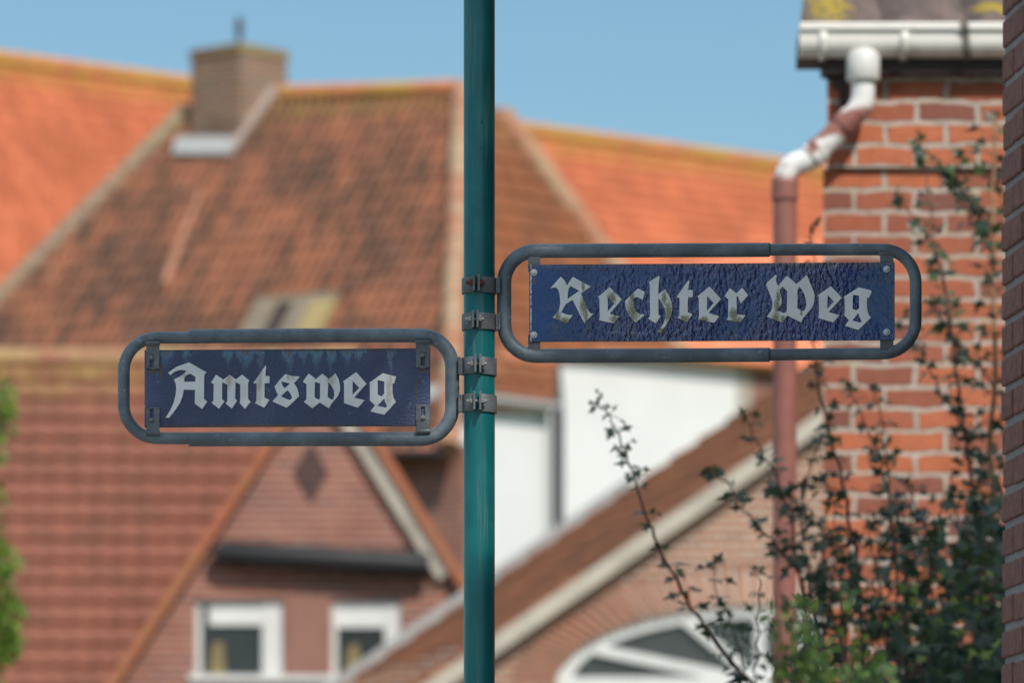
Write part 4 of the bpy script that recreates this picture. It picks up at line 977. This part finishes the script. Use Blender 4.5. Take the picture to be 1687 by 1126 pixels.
climber = thing('climbing_shrub', (1.15, 15.9, 0), 'dark leafy climber sprawling in front of the sunlit orange brick wall', 'climbing plant')
def stem_path(pts, y0, y1, n=4):
    out_ = []
    for i in range(len(pts) - 1):
        for k in range(n):
            t = k / n; f = (i + t) / (len(pts) - 1)
            out_.append(P(pts[i][0] * (1 - t) + pts[i + 1][0] * t, pts[i][1] * (1 - t) + pts[i + 1][1] * t, y0 + (y1 - y0) * f))
    out_.append(P(*pts[-1], y1)); return out_
def branch(pts, y0, y1, r0, r1, dens, ls0, ls1, leafmat=LEAF_DARK, stemmat=STEM, root=True, spread=.035):
    path = stem_path(pts, y0, y1)
    for i in range(1, len(path) - 1): path[i] = path[i] + Vector((random.gauss(0, .004), random.gauss(0, .02), random.gauss(0, .003)))
    full = ([Vector((1.15 + (path[0].x - 1.15) * .45, 15.9 + random.uniform(-.2, .2), 0)), (path[0] * .55 + Vector((1.15, 15.9, 0)) * .45)] if root else []) + path
    mb = MB(); n = len(full); mb.tube(full, [r0 + (r1 - r0) * i / (n - 1) for i in range(n)], 7)
    b = part('branch', mb, stemmat, climber)
    lb = MB(); L = 0.0; acc = 0.0
    tot = sum((path[i + 1] - path[i]).length for i in range(len(path) - 1)); side = 1; done = 0
    node = .058; nxt = random.uniform(.02, .06)
    for i in range(len(path) - 1):
        seg = path[i + 1] - path[i]; t = seg.normalized()
        while nxt < done + seg.length:
            p = path[i] + t * (nxt - done); f = nxt / tot
            nxt += node * random.uniform(.6, 1.4) * 22 / dens
            for c_ in range(random.choice((3, 4, 5))):
                side = -side; s = (ls0 + (ls1 - ls0) * f) * random.uniform(.5, 1.15)
                out_d = (Vector((side * random.uniform(.3, 1.2), random.gauss(0, .8), random.gauss(.05, .35))) + t * .4).normalized()
                pet = out_d * random.uniform(.15, 1.1) * spread
                nrm = Vector((random.gauss(0, .7), random.gauss(-.3, .6), random.gauss(.8, .5)))
                lb.tube([p, p + pet * .5 + Vector((0, 0, .003)), p + pet], .0009, 4, False)
                leaf(lb, p + pet, out_d + Vector((0, 0, random.gauss(-.45, .4))), nrm, s * 1.05)
        done += seg.length
    for _ in range(7):
        p = path[-1] + rv(.010); leaf(lb, p, rv() + Vector((0, 0, .5)), rv() + Vector((0, -.6, .6)), ls1 * random.uniform(.5, 1.0))
    part('leaves', lb, leafmat, b)

SUN_LEAF = LEAF_LIT
branch([(1240, 1126), (1216, 1108), (1156, 1032), (1121, 977), (1085, 897), (1065, 856), (1045, 791), (1030, 746), (1010, 696), (985, 660)], 14.9, 14.6, .006, .0018, 20, .036, .019)
branch([(1322, 957), (1274, 892), (1216, 831), (1196, 796), (1171, 776)], 15.4, 15.1, .004, .0015, 24, .034, .026)
branch([(1317, 942), (1301, 861), (1279, 781), (1246, 726), (1226, 686)], 15.6, 15.3, .004, .0015, 26, .034, .022)
branch([(1410, 900), (1402, 861), (1372, 736), (1352, 645), (1340, 560), (1343, 450), (1338, 370)], 15.8, 15.6, .006, .0018, 24, .034, .018)
branch([(1490, 920), (1482, 882), (1452, 776), (1432, 706), (1395, 635)], 16.0, 15.8, .005, .0018, 24, .034, .022)
branch([(1475, 900), (1462, 800), (1455, 700), (1440, 640)], 16.1, 15.9, .004, .0016, 20, .032, .024)
branch([(1625, 940), (1613, 882), (1593, 736), (1578, 635), (1568, 560), (1555, 470), (1535, 380), (1518, 260)], 16.2, 16.6, .007, .002, 22, .034, .026)
branch([(1637, 1126), (1638, 900), (1636, 700), (1637, 500), (1634, 350), (1638, 190)], 16.4, 16.8, .011, .004, 30, .036, .034, stemmat=STEM_PALE, spread=.06)
branch([(1221, 1083), (1191, 992), (1171, 932)], 15.0, 14.9, .003, .0014, 24, .030, .022)
branch([(1246, 1126), (1249, 1040), (1251, 962), (1243, 940)], 15.0, 15.0, .003, .0014, 22, .026, .018)
branch([(1600, 730), (1588, 706), (1545, 640), (1515, 575), (1500, 520)], 16.2, 16.2, .004, .0016, 22, .034, .026, root=False)
branch([(1632, 360), (1600, 330), (1560, 285), (1515, 240)], 16.8, 16.7, .004, .0016, 22, .034, .028, root=False)
branch([(1570, 560), (1560, 480), (1535, 400), (1485, 330)], 16.6, 16.7, .004, .0016, 26, .036, .030, root=False)
branch([(1634, 420), (1605, 380), (1585, 330), (1575, 250)], 16.8, 16.7, .004, .0016, 26, .034, .028, root=False)
branch([(1636, 640), (1600, 590), (1560, 545), (1540, 500)], 16.7, 16.7, .004, .0016, 26, .034, .028, root=False)
branch([(1340, 1000), (1322, 900), (1318, 820), (1345, 745), (1365, 700)], 15.7, 15.7, .004, .0016, 22, .032, .024)
branch([(1380, 900), (1310, 830), (1290, 815)], 15.7, 15.6, .003, .0016, 26, .032, .024, root=False)
branch([(1400, 830), (1360, 800), (1310, 800), (1262, 810)], 15.7, 15.6, .003, .0016, 22, .03, .024, root=False)
for _ in range(24):
    x0 = random.uniform(1335, 1640); y0_ = random.uniform(985, 1090) - (x0 - 1345) * .2; hgt = random.uniform(90, 200); dx = random.uniform(-75, 15)
    yy = random.uniform(15.3, 16.7)
    branch([(x0, y0_), (x0 + dx * .45 + random.gauss(0, 8), y0_ - hgt * .5), (x0 + dx + random.gauss(0, 10), y0_ - hgt)], yy, yy - .1, .0035, .0014, 24, .034, .024, root=False)
# the dense lower mass
lb = MB(); cnt = 0
while cnt < 4000:
    px = random.uniform(1285, 1665); py = random.uniform(790, 1420)
    edge = 1060 - (px - 1285) * .66
    dpt = (py - edge) / 250
    if dpt < -.35: continue
    if random.random() > min(1, .10 + max(0, dpt) * .55 + (0 if dpt > 0 else dpt * .2)): continue
    if px < 1440 and random.random() < .55: continue
    y = random.uniform(15.2, 16.9); p = P(px, py, y); cnt += 1
    leaf(lb, p, Vector((random.gauss(0, .8), random.gauss(0, .6), random.gauss(-.5, .5))), Vector((random.gauss(0, .5), random.gauss(-.55, .5), random.gauss(.6, .4))), random.uniform(.020, .046))
mass = part('foliage', lb, LEAF_DARK, climber)
tw = MB()
for _ in range(45):
    px = random.uniform(1330, 1650); a = P(px, random.uniform(1000, 1250), random.uniform(15.3, 16.8)); b = a + Vector((random.gauss(0, .12), random.gauss(0, .1), random.uniform(.1, .45)))
    tw.tube([a - Vector((0, 0, 1.4)) * random.uniform(.2, 1) , a, (a + b) / 2 + rv(.012), b], [.005, .004, .003, .0015], 6)
part('twigs', tw, STEM, climber)
lb = MB()
for _ in range(60):
    px = random.uniform(1330, 1645); py = random.uniform(900, 1090)
    if py < 1075 - (px - 1285) * .5: continue
    leaf(lb, P(px, py, random.uniform(15.0, 15.5)), rv() + Vector((0, 0, -.3)), Vector((random.gauss(0, .5), -.7, random.gauss(.3, .4))), random.uniform(.018, .032))
part('young_leaves', lb, mat_leaf('yellow_green_leaf', (.20, .30, .04), (.30, .36, .06), .4, .4), climber, 'young yellow-green leaves')

# bright green bush near the downpipe
OV = [(0, 0), (.22, .25), (.28, .5), (.18, .8), (0, 1.05), (-.18, .8), (-.28, .5), (-.22, .25)]
def crown_mesh(cells, s0, s1, shape=OV):
    lb = MB()
    for (c, rx, ry, rz, n) in cells:
        c = Vector(c)
        for _ in range(n):
            d = rv().normalized(); r = random.random() ** .4; p = c + Vector((d.x * rx, d.y * ry, d.z * rz)) * r
            leaf(lb, p, d + rv(.5), Vector((random.gauss(0, .5), random.gauss(-.3, .5), random.gauss(.8, .4))), random.uniform(s0, s1), shape)
    return lb
YB = 7.7
bush = thing('garden_bush', (P(1370, 0, YB).x, YB, 0), 'small light green bush top standing in front of the dark climber beside the red-brown downpipe', 'bush')
cells = []
for px, py, r, n in ((1318, 1010, 22, 26), (1308, 1060, 30, 50), (1338, 1070, 28, 44), (1322, 1110, 40, 80), (1425, 1098, 26, 40), (1400, 1112, 24, 34), (1445, 1115, 22, 30), (1396, 972, 11, 7), (1272, 1005, 10, 7), (1345, 1160, 70, 160), (1430, 1180, 60, 120)):
    w = r * YB / F; cells.append((P(px, py + 8, YB - .05), w, .07, w, n))
part('foliage', crown_mesh(cells, .012, .024), mat_leaf('light_green_leaf', (.035, .085, .028), (.13, .22, .045), .45, .35), bush)
mb = MB()
for _ in range(14):
    c = random.choice(cells)[0]; b0 = Vector((bush.location.x + random.gauss(0, .05), YB, 0)); mb.tube([b0, (b0 + c) / 2 + rv(.03), c + rv(.01)], [.010, .007, .002], 6)
part('stems', mb, STEM, bush)

# tall evergreen at the left edge
YT = 30.0
tree = thing('evergreen_tree', (P(-130, 0, YT).x, YT, 0), 'bright green bushy evergreen reaching in from the left edge of the photo', 'tree')
cells = []
for px, py, r, n in ((-20, 690, 48, 260), (-10, 650, 32, 140), (-35, 745, 40, 200), (-55, 820, 60, 260), (-25, 870, 28, 90), (5, 925, 24, 130), (-20, 985, 48, 280), (12, 1010, 26, 140), (-15, 1050, 50, 280), (15, 1060, 22, 100), (-40, 1110, 40, 200), (-130, 740, 110, 420), (-130, 900, 120, 480), (-130, 1060, 120, 480), (-130, 640, 70, 240), (-130, 1240, 130, 400), (-130, 1400, 120, 300)):
    w = r * YT / F; cells.append((P(px, py, YT), w, max(.16, w), w, n))
part('crown', crown_mesh(cells, .028, .06), mat_leaf('evergreen_leaf', (.10, .20, .025), (.22, .33, .04), .5, .35), tree)
mb = MB(); b0 = Vector(tree.location)
mb.tube([b0, b0 + Vector((.03, 0, 1.5)), b0 + Vector((0, .02, 3.2)), b0 + Vector((.02, 0, 4.6))], [.11, .09, .06, .02], 10); part('trunk', mb, STEM, tree)
mb = MB()
for _ in range(26):
    c = random.choice(cells)[0]; s_ = Vector((b0.x, b0.y, c.z - .35)); mb.tube([s_, (s_ + c) / 2 + rv(.04), c], [.018, .012, .004], 6)
part('limbs', mb, STEM, tree)

# unseen tree added to shade the signs; gap cut in its crown lights the post
st = thing('shade_tree', (2.3, 6.0, 0), 'unseen leafy tree added on the right to shade the signs', 'tree')
gap = [(Vector((-.045, YP, z)), r_) for z, r_ in ((2.50, .08), (2.56, .12), (2.63, .14), (2.70, .14), (2.76, .11))]
def in_gap(p): return any(((p - q) - to_sun * (p - q).dot(to_sun)).length < r_ for q, r_ in gap)
lb = MB(); cc_ = Vector((1.75, 6.0, 8.15)); cnt = 0
while cnt < 13000:
    d = rv().normalized() * random.random() ** .36; p = cc_ + Vector((d.x * 1.5, d.y * 1.25, d.z * 1.55))
    cnt += 1
    if in_gap(p): continue
    leaf(lb, p, rv() + Vector((0, 0, -.4)), rv() + Vector((0, 0, .6)), random.uniform(.06, .10), OV)
part('crown', lb, LEAF_LIT, st)
mb = MB(); mb.tube([(2.3, 6, 0), (2.28, 6.1, 3), (2.0, 6.4, 6), (1.4, 6.5, 8.6)], [.14, .11, .08, .02], 12); part('trunk', mb, STEM, st)
mb = MB()
for _ in range(24):
    z = random.uniform(5.5, 7); d = rv().normalized(); a = Vector((2.0 - (z - 6) * .23, 6.4, z)); b = cc_ + Vector((d.x * .6, d.y * .6, d.z * .5)); c = cc_ + Vector((d.x * 1.2, d.y * 1.0, d.z * 1.2))
    if any(in_gap(a + (b - a) * k / 9) or in_gap(b + (c - b) * k / 9) for k in range(10)): continue
    mb.tube([a, b, c], [.03, .02, .006], 6)
part('limbs', mb, STEM, st)
